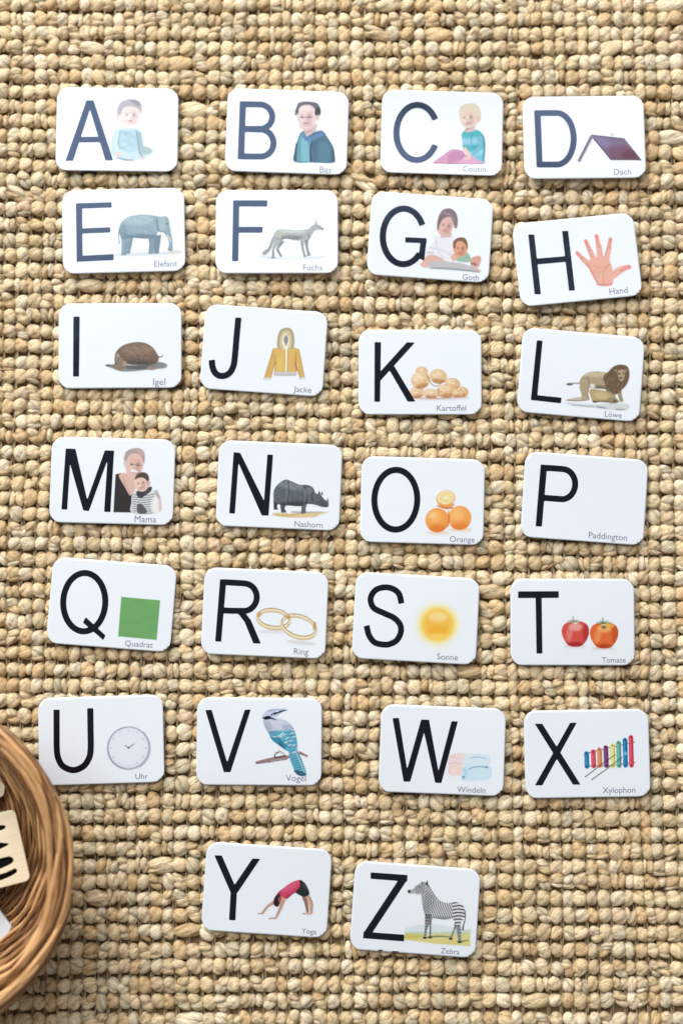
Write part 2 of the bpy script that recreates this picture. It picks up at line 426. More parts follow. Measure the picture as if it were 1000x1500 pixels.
CAPTION = {'B':('Bas',703,783,638),'C':('Cousin',632,790,609),'D':('Dach',703,820,610),'E':('Elefant',718,880,603),'F':('Fuchs',685,820,598),
'G':('Goth',720,838,648),'H':('Hand',712,840,603),'I':('Igel',740,825,620),'J':('Jacke',688,815,643),'K':('Kartoffel',590,795,612),
'L':('Löwe',668,790,655),'M':('Mama',655,805,618),'N':('Nashorn',600,800,632),'O':('Orange',680,855,632),'P':('Paddington',528,795,643),
'Q':('Quadrat',590,785,655),'R':('Ring',690,790,638),'S':('Sonne',642,790,653),'T':('Tomate',690,855,622),'U':('Uhr',713,797,620),
'V':('Vogel',690,828,640),'W':('Windeln',592,792,648),'X':('Xylophon',605,832,630),'Y':('Yoga',745,850,686),'Z':('Zebra',665,795,663)}
# each capital letter as a union of polygons; a ring is (outer, inner)
def ring(cx, cy, rx, ry, w): return ('ring', arc(cx, cy, rx + w/2, ry + w/2, 0, 357, 90), arc(cx, cy, rx - w/2, ry - w/2, 0, 357, 90))
sm = lambda p: smooth_pts(p, False, 8)
LETTER = {
'A':[[(130,547),(180,547),(292,190),(315,132),(268,132)],[(268,132),(315,132),(453,547),(400,547),(288,180)],[(205,382),(370,382),(385,420),(195,420)]],
'B':[[(152,135),(195,136),(180,545),(135,543)],stroke([(165,156),(230,156),(290,157)]+arc(290,243,86,86,-88,88)+[(290,329),(230,330),(165,330)],42),stroke([(165,331),(230,332),(290,333)]+arc(293,429,91,96,-88,88)+[(290,525),(230,525),(157,524)],42)],
'C':[stroke(arc(315,331,143,195,-28,-333,90),43)],
'D':[[(150,148),(195,148),(210,557),(168,557)],stroke([(172,168),(250,167),(310,167)]+arc(310,352,115,185,-88,88)+[(310,537),(250,537),(185,538)],42)],
'E':[[(170,160),(213,158),(218,560),(178,563)],[(170,160),(415,150),(417,187),(172,197)],[(200,335),(408,325),(408,362),(200,370)],[(178,525),(432,513),(432,555),(178,565)]],
'F':[[(198,118),(240,118),(233,532),(190,532)],[(198,118),(435,118),(433,160),(198,160)],[(220,298),(402,298),(400,338),(220,338)]],
'G':[stroke(arc(308,340,142,192,-24,-322,90),43),[(320,345),(468,352),(468,388),(320,382)],[(427,360),(468,362),(452,510),(412,490)]],
'H':[[(157,187),(198,187),(243,602),(200,602)],[(388,162),(430,160),(474,577),(433,580)],[(205,356),(415,338),(418,378),(210,397)]],
'I':[[(182,132),(226,132),(222,555),(180,555)]],
'J':[stroke(sm([(297,122),(286,262),(276,400),(266,460),(238,506),(193,523),(150,508),(126,465),(119,412)]),43)],
'K':[[(155,120),(200,120),(193,545),(153,545)],[(380,120),(437,122),(190,402),(190,335)],[(255,315),(290,288),(440,545),(385,545)]],
'L':[[(187,108),(227,112),(190,527),(147,525)],[(150,488),(362,512),(358,552),(147,527)]],
'M':[[(178,105),(215,107),(187,530),(147,528)],[(178,105),(245,108),(335,500),(336,540),(298,535)],[(448,118),(490,120),(338,540),(300,535),(316,490)],[(470,119),(512,121),(487,547),(443,545)]],
'N':[[(172,107),(210,110),(183,535),(143,532)],[(172,107),(218,112),(395,465),(418,550),(370,548)],[(408,122),(448,124),(418,550),(378,546)]],
'O':[ring(305,343,147,200,42)],
'P':[[(195,122),(240,126),(208,552),(165,549)],stroke([(212,145),(280,149),(345,154)]+arc(345,259,88,104,-86,86)+[(345,363),(280,358),(208,352)],42)],
'Q':[ring(303,343,148,203,43),[(295,485),(315,448),(455,575),(440,608)]],
'R':[[(178,112),(222,113),(192,547),(150,546)],stroke([(198,132),(270,136),(345,141)]+arc(345,238,88,96,-86,86)+[(345,334),(270,333),(188,330)],42),[(290,335),(345,335),(395,400),(464,562),(412,560),(350,410)]],
'S':[stroke(sm([(392,257),(375,190),(335,155),(278,142),(215,158),(180,200),(176,245),(200,290),(270,325),(340,358),(383,405),(388,460),(360,515),(310,542),(265,545),(205,530),(165,480),(147,412)]),42)],
'T':[[(115,125),(395,123),(395,170),(115,172)],[(235,150),(277,150),(281,560),(240,560)]],
'U':[stroke(sm([(163,140),(164,280),(166,410),(176,475),(210,532),(282,559),(352,532),(391,475),(402,410),(400,280),(397,132)]),43)],
'V':[[(120,140),(165,138),(280,515),(302,578),(255,578)],[(400,140),(442,138),(302,578),(255,578),(275,520)]],
'W':[[(138,125),(183,123),(243,500),(262,570),(215,570)],[(340,135),(385,137),(262,570),(215,570),(235,500)],[(340,135),(395,137),(465,515),(482,580),(438,578)],[(553,147),(598,149),(482,580),(440,578),(458,510)]],
'X':[[(130,138),(183,138),(450,572),(397,572)],[(378,132),(425,130),(182,578),(130,578)]],
'Y':[[(135,128),(188,130),(280,345),(292,395),(250,395)],[(402,150),(457,152),(296,395),(252,392),(272,345)],[(250,375),(294,378),(283,590),(238,587)]],
'Z':[[(177,120),(435,138),(432,182),(177,163)],[(375,165),(434,168),(190,520),(127,525)],[(128,515),(412,535),(410,580),(125,558)],[(232,634),(262,634),(262,644),(232,643)],[(325,643),(372,645),(372,654),(325,651)]]}
def letter_field(shapes):
    def fn(P):
        d = np.full(len(P), 1e9)
        for s in shapes:
            if isinstance(s, tuple) and len(s) and s[0] == 'ring': q = np.maximum(seg_poly(P, s[1]), -seg_poly(P, s[2]))
            else: q = seg_poly(P, s)
            d = np.minimum(d, q)
        return d
    return fn

# ------------------------------------------------------------------ printed pictures: soft brush shapes on a fine grid
class Canvas:
    def __init__(s, x0, y0, x1, y1, step=3.6):
        s.nx = int((x1 - x0) / step) + 1; s.ny = int((y1 - y0) / step) + 1
        X, Y = np.meshgrid(x0 + np.arange(s.nx) * step, y0 + np.arange(s.ny) * step, indexing='ij')
        s.P = np.stack([X.ravel(), Y.ravel()], 1); n = len(s.P)
        s.c = np.tile(np.array([240., 244., 251.]), (n, 1)); s.cov = np.zeros(n); s.mask = None; s.r = np.random.default_rng(5)
    def put(s, m, c, a=1.0):
        m = np.clip(m, 0, 1) * a
        if s.mask is not None: m = m * s.mask
        s.c = s.c * (1 - m[:, None]) + np.asarray(c, float) * m[:, None]; s.cov = np.maximum(s.cov, m); return m
    def _m(s, d, soft): t = np.clip(.5 - d / soft, 0, 1); return t * t * (3 - 2 * t)
    def e(s, cx, cy, rx, ry, c, rot=0, soft=6, a=1.0):
        q = s.P - (cx, cy); k = math.radians(rot); u = q[:, 0] * math.cos(k) + q[:, 1] * math.sin(k); v = -q[:, 0] * math.sin(k) + q[:, 1] * math.cos(k)
        f = np.sqrt((u / rx) ** 2 + (v / ry) ** 2) + 1e-9; g = np.sqrt((u / rx ** 2) ** 2 + (v / ry ** 2) ** 2) + 1e-9
        return s.put(s._m((f - 1) * f / g, soft), c, a)
    def p(s, pts, c, soft=5, a=1.0): return s.put(s._m(seg_poly(s.P, pts), soft), c, a)
    def s_(s, pts, c, soft=6, a=1.0): return s.p(smooth_pts(pts, True, 5), c, soft, a)
    def l(s, pts, w, c, soft=4, a=1.0, curve=True):
        q = smooth_pts(pts, False, 6) if curve and len(pts) > 2 else np.asarray(pts, float)
        return s.p(stroke(q, w), c, soft, a)
    def clip(s, m): s.mask = m
    def mottle(s, m, amt=14, sc=18):
        """uneven ink inside a shape"""
        f = 0
        for k in range(16):
            a = s.r.uniform(0, 6.3, 2); w = s.r.uniform(.3, 1.25) * 6.28 / sc
            f = f + np.sin(w * (s.P[:, 0] * math.cos(a[0]) + s.P[:, 1] * math.sin(a[0])) + a[1])
        s.c = np.clip(s.c + (f * amt / 5.5 * m)[:, None], 0, 255)
PIC = {}
def pic(k, *box):
    def deco(fn): PIC[k] = (fn, box); return fn
    return deco
SKIN, SKD = (226, 178, 156), (196, 138, 116)
def face(c, x, y, w, h, skin, dark, rot=0, a=1.0):
    """eyes, brows, nose and mouth of a small printed portrait"""
    k = math.radians(rot); f = lambda u, v: (x + w * (u * math.cos(k) - v * math.sin(k)), y + h * (u * math.sin(k) * w / h + v * math.cos(k)))
    sd = tuple(v * .86 for v in skin)
    c.e(x + w * .42, y + h * .12, w * .30, h * .55, sd, rot, w * .7, .55 * a); c.e(x, y + h * .62, w * .42, h * .16, sd, rot, w * .5, .5 * a); c.e(x - w * .12, y - h * .42, w * .42, h * .22, tuple(min(255, v * 1.12) for v in skin), rot, w * .5, .6 * a)
    for s in (-1, 1):
        ex, ey = f(.40 * s, -.02); c.e(ex, ey, w * .16, h * .055, dark, rot, 4, .8 * a)
        bx, by = f(.40 * s, -.17); c.e(bx, by, w * .22, h * .035, dark, rot, 4, .45 * a)
    nx, ny = f(.03, .24); c.e(nx, ny, w * .13, h * .10, skin, rot, 6, .5 * a)
    mx, my = f(0, .50); c.e(mx, my, w * .30, h * .06, (176, 100, 96), rot, 5, .7 * a)
@pic('A', 410, 105, 760, 580)  # window glare over this print is painted in as washed-out colours
def _(c):
    c.s_([(492,330),(452,360),(440,440),(445,510),(500,540),(600,548),(700,520),(735,480),(660,440),(640,350),(600,325)], (196,220,230), 12, .95)
    m = c.s_([(500,335),(540,345),(610,335),(640,400),(630,470),(560,490),(500,460),(480,400)], (178,208,222), 12)
    c.mottle(m, 9, 40)
    c.l([(480,360),(465,430),(480,490)], [30,24], (206,226,234), 8); c.l([(630,350),(645,430),(640,500)], [28,22], (160,186,202), 8)
    c.l([(500,350),(488,420),(500,470)], [6,4], (130,158,178), 6, .8); c.l([(612,345),(626,430),(640,500),(668,540)], [8,10], (120,144,166), 6, .8)
    c.s_([(640,450),(700,460),(722,490),(680,508),(645,500)], (168,190,196), 10); c.l([(480,528),(540,545),(600,548)], [8,12,6], (126,140,158), 8, .8)
    c.e(486,505,26,16,(222,206,206),0,8); c.e(540,515,32,18,(204,222,232),0,8); c.e(655,535,22,11,(220,204,204),0,6)
    m = c.e(566,232,72,86,(236,224,222),4,9)
    c.s_([(478,225),(486,165),(530,130),(590,124),(640,150),(644,220),(622,190),(570,172),(520,182),(498,232)], (178,172,182), 12, .9)
    c.s_([(560,130),(610,130),(640,165),(620,170),(590,150)], (140,138,156), 8, .7)
    c.e(480,245,12,22,(226,208,206),0,6,.8); c.e(568,268,44,40,(246,236,234),0,20,.8)
    face(c,568,235,62,74,(210,186,184),(112,108,126),2,.8); c.e(540,272,18,14,(238,210,206),0,12,.6); c.e(600,272,18,14,(238,210,206),0,12,.6)
@pic('B', 500, 125, 830, 590)
def _(c):
    c.p(smooth_pts([(528,560),(535,470),(560,380),(590,345),(660,350),(720,340),(760,390),(800,460),(806,520),(800,568),(660,566)],True,4), (66,112,134), 6)
    c.p([(560,380),(600,350),(640,400),(650,470),(640,563),(545,560),(548,460)], (92,150,170), 8)
    c.p([(575,400),(610,380),(632,470),(630,562),(575,560)], (128,184,200), 10, .8)
    c.p([(650,430),(690,400),(760,400),(800,470),(802,565),(660,566)], (58,100,124), 12); c.p([(690,420),(760,410),(790,480),(770,560),(690,560)], (76,128,150), 20, .7)
    c.l([(650,420),(640,480),(645,565)], [10,14], (36,66,92), 6); c.l([(545,430),(535,500),(532,560)], [12,14], (42,74,100), 6); c.l([(790,480),(802,520),(798,562)], [14,12], (36,66,90), 6)
    c.p([(580,350),(612,388),(690,350),(720,340),(728,375),(640,418),(600,410)], (88,126,172), 6); c.l([(612,392),(650,372),(715,350)], [8,6], (52,84,132), 5)
    c.p([(590,330),(690,290),(680,340),(618,385)], (206,180,178), 8); c.l([(612,350),(630,345),(655,338)], [10,6], (140,110,112), 6, .6)
    c.e(614,235,68,102,(226,204,202),-4,6)
    c.s_([(534,232),(545,180),(560,145),(620,135),(690,148),(712,200),(706,232),(682,240),(672,190),(640,160),(590,162),(566,180),(556,215)], (98,96,110), 6)
    c.e(692,206,20,34,(52,54,68),10,6); c.e(548,200,12,28,(86,88,104),12,6); c.e(600,195,40,26,(238,222,218),0,16,.8)
    c.e(690,250,10,22,(214,186,182),0,5)
    face(c,608,245,60,84,(206,172,168),(84,78,92),-2,.9)
    c.l([(566,246),(592,250),(604,246),(622,250),(660,244)], [5,5], (96,92,108), 4, .75); c.s_([(560,300),(610,330),(660,296),(640,335),(612,345),(580,332)], (206,178,176), 14, .7)
@pic('C', 415, 125, 815, 580)
def _(c):
    c.s_([(425,545),(500,490),(560,450),(630,460),(660,490),(740,490),(775,520),(775,552),(600,552),(440,549)], (206,150,186), 7)
    c.s_([(540,480),(600,465),(640,480),(570,545),(530,545)], (188,130,168), 12, .8); c.l([(640,490),(600,540)], [10,5], (150,100,140), 6, .7); c.l([(440,548),(600,552),(770,552)], [5,6], (150,110,140), 5)
    c.s_([(600,548),(660,505),(730,505),(770,530),(760,550)], (216,164,196), 10)
    m = c.s_([(625,340),(660,315),(720,310),(765,340),(785,400),(780,530),(755,535),(690,490),(640,455),(630,400)], (110,186,206), 6)
    for y0, cc in ((330,(70,176,184)),(378,(150,196,224)),(425,(64,168,182)),(470,(140,200,226))):
        c.clip(m); c.l([(620,y0+8),(680,y0+18),(790,y0-6)], [34,34], cc, 12, .9)
    c.l([(768,345),(784,430),(776,530)], [18,22], (62,136,158), 8, .85); c.l([(700,330),(690,400),(720,450)], [8,6], (60,130,156), 10, .5); c.clip(None)
    c.l([(640,440),(680,500),(640,520)], [26,18], (228,196,186), 8); c.l([(740,360),(752,430),(700,490)], [30,22], (110,180,204), 10)
    c.p([(650,280),(700,270),(715,320),(650,330)], (222,186,176), 8); c.l([(640,330),(655,310),(720,290)], [6,6], (90,120,136), 6, .7)
    c.e(674,222,66,78,(232,206,196),-8,7)
    c.s_([(605,205),(610,155),(660,128),(720,135),(752,180),(752,250),(730,262),(722,210),(690,180),(640,178),(618,210)], (222,212,192), 10)
    c.e(735,235,12,20,(222,190,180),0,6); face(c,664,230,58,70,(214,176,166),(110,96,96),-6,.85)
@pic('D', 440, 300, 910, 530)
def _(c):
    m = c.p([(545,325),(775,352),(892,505),(680,500)], (118,98,128), 5)
    c.clip(m); c.p([(650,420),(800,400),(895,505),(690,505)], (116,70,96), 40, .8); c.e(820,470,60,34,(92,44,60),0,40,.8); c.e(610,370,70,40,(132,122,166),20,50,.8)
    for q in np.linspace(0, 1, 9): c.l([(545+q*230,325+q*27),(680+q*212,500+q*5)], [2.4,2.4], (92,72,100), 4, .4)
    for q in np.linspace(.1, .95, 8): c.l([(545+q*135,325+q*175),(775+q*117,352+q*153)], [2.2,2.2], (96,76,104), 4, .4)
    c.clip(None)
    c.l([(548,330),(684,503)], [9,9], (70,56,86), 4); c.l([(545,326),(778,354)], [8,8], (92,84,120), 4); c.l([(684,502),(892,506)], [6,6], (74,40,56), 4)
    c.l([(552,328),(460,516)], [20,20], (136,122,146), 5); c.l([(545,340),(456,512)], [6,6], (84,74,104), 3); c.l([(560,340),(470,518)], [5,5], (176,166,186), 3)
    c.e(694,322,14,10,(190,186,206),0,8,.7)
@pic('E', 415, 220, 935, 560)
def _(c):
    c.s_([(430,515),(520,505),(700,500),(880,495),(910,508),(760,522),(560,528),(440,525)], (206,214,222), 14, .8)
    c.e(460,450,40,36,(222,232,228),0,30,.5); c.e(860,500,50,14,(214,208,198),0,16,.7)
    for x0, x1, cc in ((540,528,(120,142,158)),(735,732,(112,134,150))): c.p([(x0-30,380),(x0+32,380),(x1+17,512),(x1-17,512)], cc, 6)
    m = c.s_([(470,330),(490,285),(540,250),(620,235),(700,240),(760,250),(800,255),(820,300),(790,350),(745,360),(720,400),(640,405),(560,400),(500,410),(475,380)], (142,166,180), 6)
    c.p([(475,350),(560,380),(535,430),(520,522),(484,524),(488,440)], (134,158,174), 6); c.p([(668,370),(725,370),(712,440),(712,512),(676,514),(682,440)], (128,150,166), 6)
    c.s_([(770,255),(815,258),(830,330),(846,420),(848,470),(836,492),(815,482),(822,440),(806,385),(780,345)], (140,164,178), 6)
    c.clip(m); c.e(600,270,110,40,(168,188,198),0,40,.8); c.e(620,400,130,28,(98,122,140),0,30,.8); c.e(500,370,30,60,(112,138,154),0,30,.6); c.mottle(m, 7, 22); c.clip(None)
    c.s_([(735,258),(790,262),(800,320),(775,352),(748,345),(738,300)], (156,178,188), 5); c.l([(736,262),(742,320),(752,352),(790,362),(812,400)], [7,6], (70,92,110), 5, .85)
    c.l([(470,335),(466,400),(474,440)], [6,5], (96,118,134), 4); c.e(806,302,6,5,(44,54,66),0,3)
    c.l([(690,390),(684,450),(684,508)], [6,6], (92,114,132), 6, .6); c.l([(522,430),(508,520)], [6,6], (88,112,130), 6, .7); c.l([(812,480),(836,490),(850,480)], [6,5], (96,112,122), 4); c.l([(800,380),(822,400),(836,430)], [9,5], (226,222,210), 4)
@pic('F', 355, 250, 850, 540)
def _(c):
    c.s_([(370,500),(470,500),(600,515),(820,500),(835,508),(700,520),(480,518)], (200,210,216), 14, .8)
    G, D, Lt = (168,174,176), (112,118,122), (202,206,206)
    c.p([(520,380),(555,400),(512,450),(540,500),(526,506),(496,458)], D, 6, .8); c.p([(690,380),(720,370),(718,440),(735,492),(716,498),(700,430)], D, 6, .85)
    c.s_([(495,340),(470,370),(452,420),(430,450),(400,470),(404,492),(430,488),(462,450),(480,400),(505,372)], G, 8); c.l([(470,385),(450,440),(412,480)], [8,10], D, 8, .7)
    m = c.s_([(480,360),(500,322),(560,316),(640,322),(710,315),(740,300),(765,285),(800,290),(800,310),(760,330),(735,370),(700,390),(640,392),(560,380),(520,400),(490,395)], G, 7)
    c.clip(m); c.e(600,375,90,16,D,0,26,.8); c.e(600,330,100,12,Lt,0,20,.8); c.e(520,350,20,30,(188,184,172),0,20,.7); c.mottle(m,10,14); c.clip(None)
    c.p([(484,380),(530,392),(500,430),(482,460),(486,512),(466,512),(468,455)], G, 5); c.l([(474,460),(478,510)], [10,9], D, 5, .8)
    c.p([(660,378),(702,372),(688,430),(705,505),(688,508),(672,440)], G, 5); c.l([(672,400),(680,450),(696,504)], [6,6], D, 4, .8)
    c.s_([(735,300),(768,278),(772,258),(782,280),(805,292),(826,312),(812,322),(780,318),(750,330)], G, 5); c.l([(772,262),(776,282)], [8,4], D, 3); c.e(820,314,6,5,(70,74,80),0,3); c.e(795,298,4,3,(60,62,70),0,3)
    c.l([(718,345),(728,372),(716,388)], [14,8], D, 8, .7); c.l([(700,500),(740,492)], [8,6], D, 5, .7); c.l([(460,512),(490,512)], [7,5], D, 5, .7)
@pic('G', 415, 135, 865, 600)
def _(c):
    c.s_([(470,440),(500,400),(560,330),(640,320),(660,360),(650,460),(640,540),(480,520)], (232,230,238), 12)
    c.l([(490,420),(560,430),(640,470)], [8,8], (196,196,212), 12, .7); c.l([(530,340),(545,430),(590,500)], [10,8], (206,206,220), 14, .7)
    c.s_([(440,520),(480,470),(550,480),(600,520),(560,548),(480,550)], (222,178,168), 8); c.e(455,540,34,16,(224,184,176),20,8)
    c.p([(480,520),(560,510),(700,525),(800,555),(850,590),(700,580),(560,568),(490,565)], (192,190,194), 14); c.l([(500,560),(640,568),(840,592)], [8,10], (128,126,134), 12, .8); c.l([(470,452),(520,456)], [8,6], (150,160,140), 8, .7)
    c.s_([(690,470),(750,455),(775,480),(778,520),(700,518),(668,500)], (152,186,166), 8); c.s_([(640,480),(668,455),(690,480),(670,512),(645,505)], (226,178,160), 8)
    c.s_([(775,510),(800,485),(846,480),(850,520),(830,560),(790,550)], (216,164,150), 8); c.e(800,538,22,12,(130,92,96),10,8,.8); c.l([(785,545),(850,590)], [30,16], (206,180,172), 10, .8)
    m = c.e(706,420,52,66,(222,164,140),8,7); c.s_([(655,420),(656,375),(690,350),(735,352),(755,385),(756,430),(742,400),(715,375),(680,380),(668,420)], (132,100,84), 8)
    face(c,704,428,46,58,(206,142,120),(92,62,58),4)
    c.p([(560,290),(640,300),(640,345),(570,350)], (214,180,176), 10)
    c.e(598,262,56,76,(222,182,172),14,7)
    c.s_([(540,290),(545,220),(575,160),(630,145),(672,175),(686,230),(680,278),(664,280),(650,235),(630,205),(590,215),(560,250),(552,290)], (134,116,124), 7); c.l([(580,170),(625,190),(660,225)], [10,6], (176,160,164), 8, .8); c.l([(570,200),(556,260)], [10,6], (104,88,98), 8, .7)
    face(c,602,268,50,66,(206,164,156),(96,76,82),14)
@pic('H', 470, 170, 880, 560)
def _(c):
    S, D, P = (232,176,160), (206,132,124), (232,120,130)
    c.s_([(560,390),(600,350),(680,340),(715,370),(735,430),(740,500),(722,545),(640,545),(612,500),(580,440)], S, 5)
    for pts, w in (([(492,316),(525,352),(578,402)],[22,32,44]),([(552,232),(578,296),(610,370)],[24,34,44]),([(626,196),(640,270),(652,360)],[26,36,46]),([(722,218),(712,280),(692,365)],[24,34,44]),([(850,414),(790,440),(700,495)],[28,42,64])):
        c.l(pts, w, S, 5); c.e(*pts[0], w[0]/2+2, w[0]/2+2, S, 0, 5); c.l(pts[:2], [w[0]*.5,w[1]*.3], P, 12, .55); c.e(pts[0][0]+3, pts[0][1]+6, 11, 13, P, 0, 10, .55)
        mid = pts[1]; c.e(mid[0]+4, mid[1]+2, w[1]*.42, 5, D, 0, 6, .5)
    c.l([(548,236),(572,300),(600,352)], [5,5], D, 6, .6); c.l([(662,260),(664,345)], [5,5], D, 6, .6); c.l([(704,280),(684,340)], [5,5], D, 6, .6); c.l([(510,350),(566,396)], [5,5], D, 6, .6)
    c.e(660,440,62,54,(226,178,152),0,50,.8); c.l([(600,400),(650,420),(722,400)], [6,5], D, 8, .6); c.l([(712,395),(670,460),(676,540)], [7,5], D, 8, .6); c.l([(590,440),(640,452),(700,420)], [5,5], D, 8, .5)
    c.l([(562,392),(590,450),(625,520)], [16,12], (224,132,124), 12, .7); c.l([(742,430),(790,412),(840,404)], [8,8], (236,150,150), 8, .5); c.l([(620,535),(680,542),(730,532)], [14,14], D, 12, .6)
@pic('I', 400, 300, 850, 560)
def _(c):
    c.s_([(410,478),(480,470),(620,480),(760,455),(828,470),(820,498),(700,510),(600,520),(520,520),(440,492)], (122,128,126), 12, .9)
    c.e(640,490,120,16,(84,88,88),0,16,.7)
    for x0, y0 in ((500,498),(520,505),(730,498)): c.e(x0,y0,34,15,(148,136,126),0,6)
    m = c.s_([(470,430),(480,380),(530,335),(600,316),(670,318),(730,350),(765,400),(775,440),(745,470),(660,475),(560,470),(490,460)], (126,106,94), 6)
    c.clip(m); c.e(640,365,120,40,(150,128,112),0,50,.8); c.e(620,465,150,26,(86,80,72),0,40,.8)
    r = np.random.default_rng(3)
    for _ in range(170):
        x, y = r.uniform(475,775), r.uniform(315,470); a = math.atan2(y-480, x-500) ; dx, dy = 14*math.cos(.3+.002*(x-600)), 7
        c.l([(x,y),(x+dx,y+dy)], [3.6,1.5], [(92,76,66),(168,148,130),(70,58,52)][int(r.integers(3))], 3, .55)
    c.clip(None); c.l([(765,415),(788,420),(806,408)], [10,5], (120,96,84), 4)
    c.s_([(468,430),(490,400),(530,440),(556,470),(530,510),(480,505),(440,480),(470,465)], (140,126,114), 8); c.e(490,408,12,14,(176,152,136),0,6); c.e(540,466,16,18,(176,160,142),0,10,.7); c.e(480,462,6,5,(36,32,32),0,3); c.e(428,478,14,9,(112,106,102),0,6); c.e(412,478,6,5,(40,38,40),0,3)
@pic('J', 465, 180, 790, 570)
def _(c):
    Y, D, W = (216,176,104), (176,134,66), (214,216,214)
    c.p([(478,545),(540,335),(600,330),(560,430),(545,470),(525,548)], Y, 5); c.p([(770,545),(725,340),(660,330),(700,430),(708,470),(735,550)], Y, 5)
    m = c.p([(540,340),(590,325),(680,325),(728,345),(712,400),(712,505),(552,500),(552,400)], (220,182,108), 5)
    c.clip(m); c.e(590,440,30,50,(226,194,112),0,30,.8); c.e(690,450,26,40,(222,172,118),0,24,.7); c.l([(552,380),(560,440),(552,500)], [10,12], D, 8, .7); c.l([(705,360),(700,440),(712,500)], [10,12], D, 8, .7); c.clip(None)
    c.s_([(575,330),(572,260),(590,210),(630,192),(670,205),(690,260),(685,330),(640,345)], (176,164,138), 6); c.s_([(592,330),(590,265),(605,225),(632,212),(660,225),(672,270),(668,330),(635,350)], (212,196,150), 6)
    c.s_([(612,320),(605,270),(630,232),(656,270),(650,320),(632,345)], (236,234,224), 6); c.s_([(622,300),(615,270),(632,242),(648,270),(642,300),(632,320)], (150,144,146), 8)
    c.l([(634,330),(636,420),(633,510)], [12,10], (246,244,240), 4); c.l([(626,345),(628,510)], [4,4], D, 3, .7); c.l([(644,345),(644,510)], [4,4], D, 3, .7)
    c.p([(548,497),(712,500),(712,522),(548,520)], (198,192,188), 6); c.l([(552,522),(706,524)], [5,5], (150,146,150), 4)
    for x0 in range(560,706,16): c.l([(x0,500),(x0+4,522)], [3,3], (236,232,226), 3, .8)
    c.p([(475,535),(530,540),(526,556),(474,552)], W, 6); c.p([(722,542),(772,536),(774,552),(730,556)], W, 6)
    c.l([(545,345),(520,440),(490,540)], [6,4], D, 5, .6); c.l([(722,350),(745,440),(764,535)], [6,4], D, 5, .6); c.l([(560,435),(545,475),(530,540)], [7,5], (150,112,60), 5, .7); c.l([(702,430),(715,480),(738,545)], [7,5], (150,112,60), 5, .7)
    c.l([(560,445),(552,480)], [5,4], (238,232,214), 4, .8); c.l([(712,440),(722,480)], [5,4], (238,232,214), 4, .7)
def potato(c, x, y, rx, ry, rot, base=(226,190,148)):
    m = c.e(x,y,rx,ry,base,rot,6); c.clip(m)
    c.e(x-rx*.25,y-ry*.35,rx*.6,ry*.5,(242,218,184),rot,30,.85); c.e(x+rx*.2,y+ry*.85,rx*.95,ry*.45,(186,132,86),rot,24,.8); c.mottle(m,7,20)
    r = np.random.default_rng(int(x*7+y))
    for _ in range(4): c.e(x+r.uniform(-.6,.6)*rx,y+r.uniform(-.5,.6)*ry,5,3,(168,120,84),rot,5,.6)
    c.clip(None)
@pic('K', 395, 280, 830, 550)
def _(c):
    c.s_([(430,525),(560,520),(700,515),(800,505),(790,525),(560,535)], (206,190,184), 16, .7)
    potato(c,484,330,44,36,10); potato(c,600,365,62,52,10,(226,192,150)); potato(c,450,480,52,42,-6,(228,194,160)); potato(c,700,420,56,44,8,(222,184,140))
    potato(c,474,392,66,62,-14,(230,196,154)); potato(c,770,475,44,36,12,(224,180,136)); potato(c,660,468,72,50,-6,(226,186,142)); potato(c,548,488,56,36,4,(230,198,166)); potato(c,735,488,40,28,0,(228,188,140))
    c.l([(520,350),(545,410),(590,436),(640,392)], [8,6], (160,102,64), 6, .7); c.l([(600,450),(602,510)], [7,6], (170,112,76), 6, .6); c.l([(430,515),(600,522),(790,508)], [6,6], (166,116,80), 6, .6)
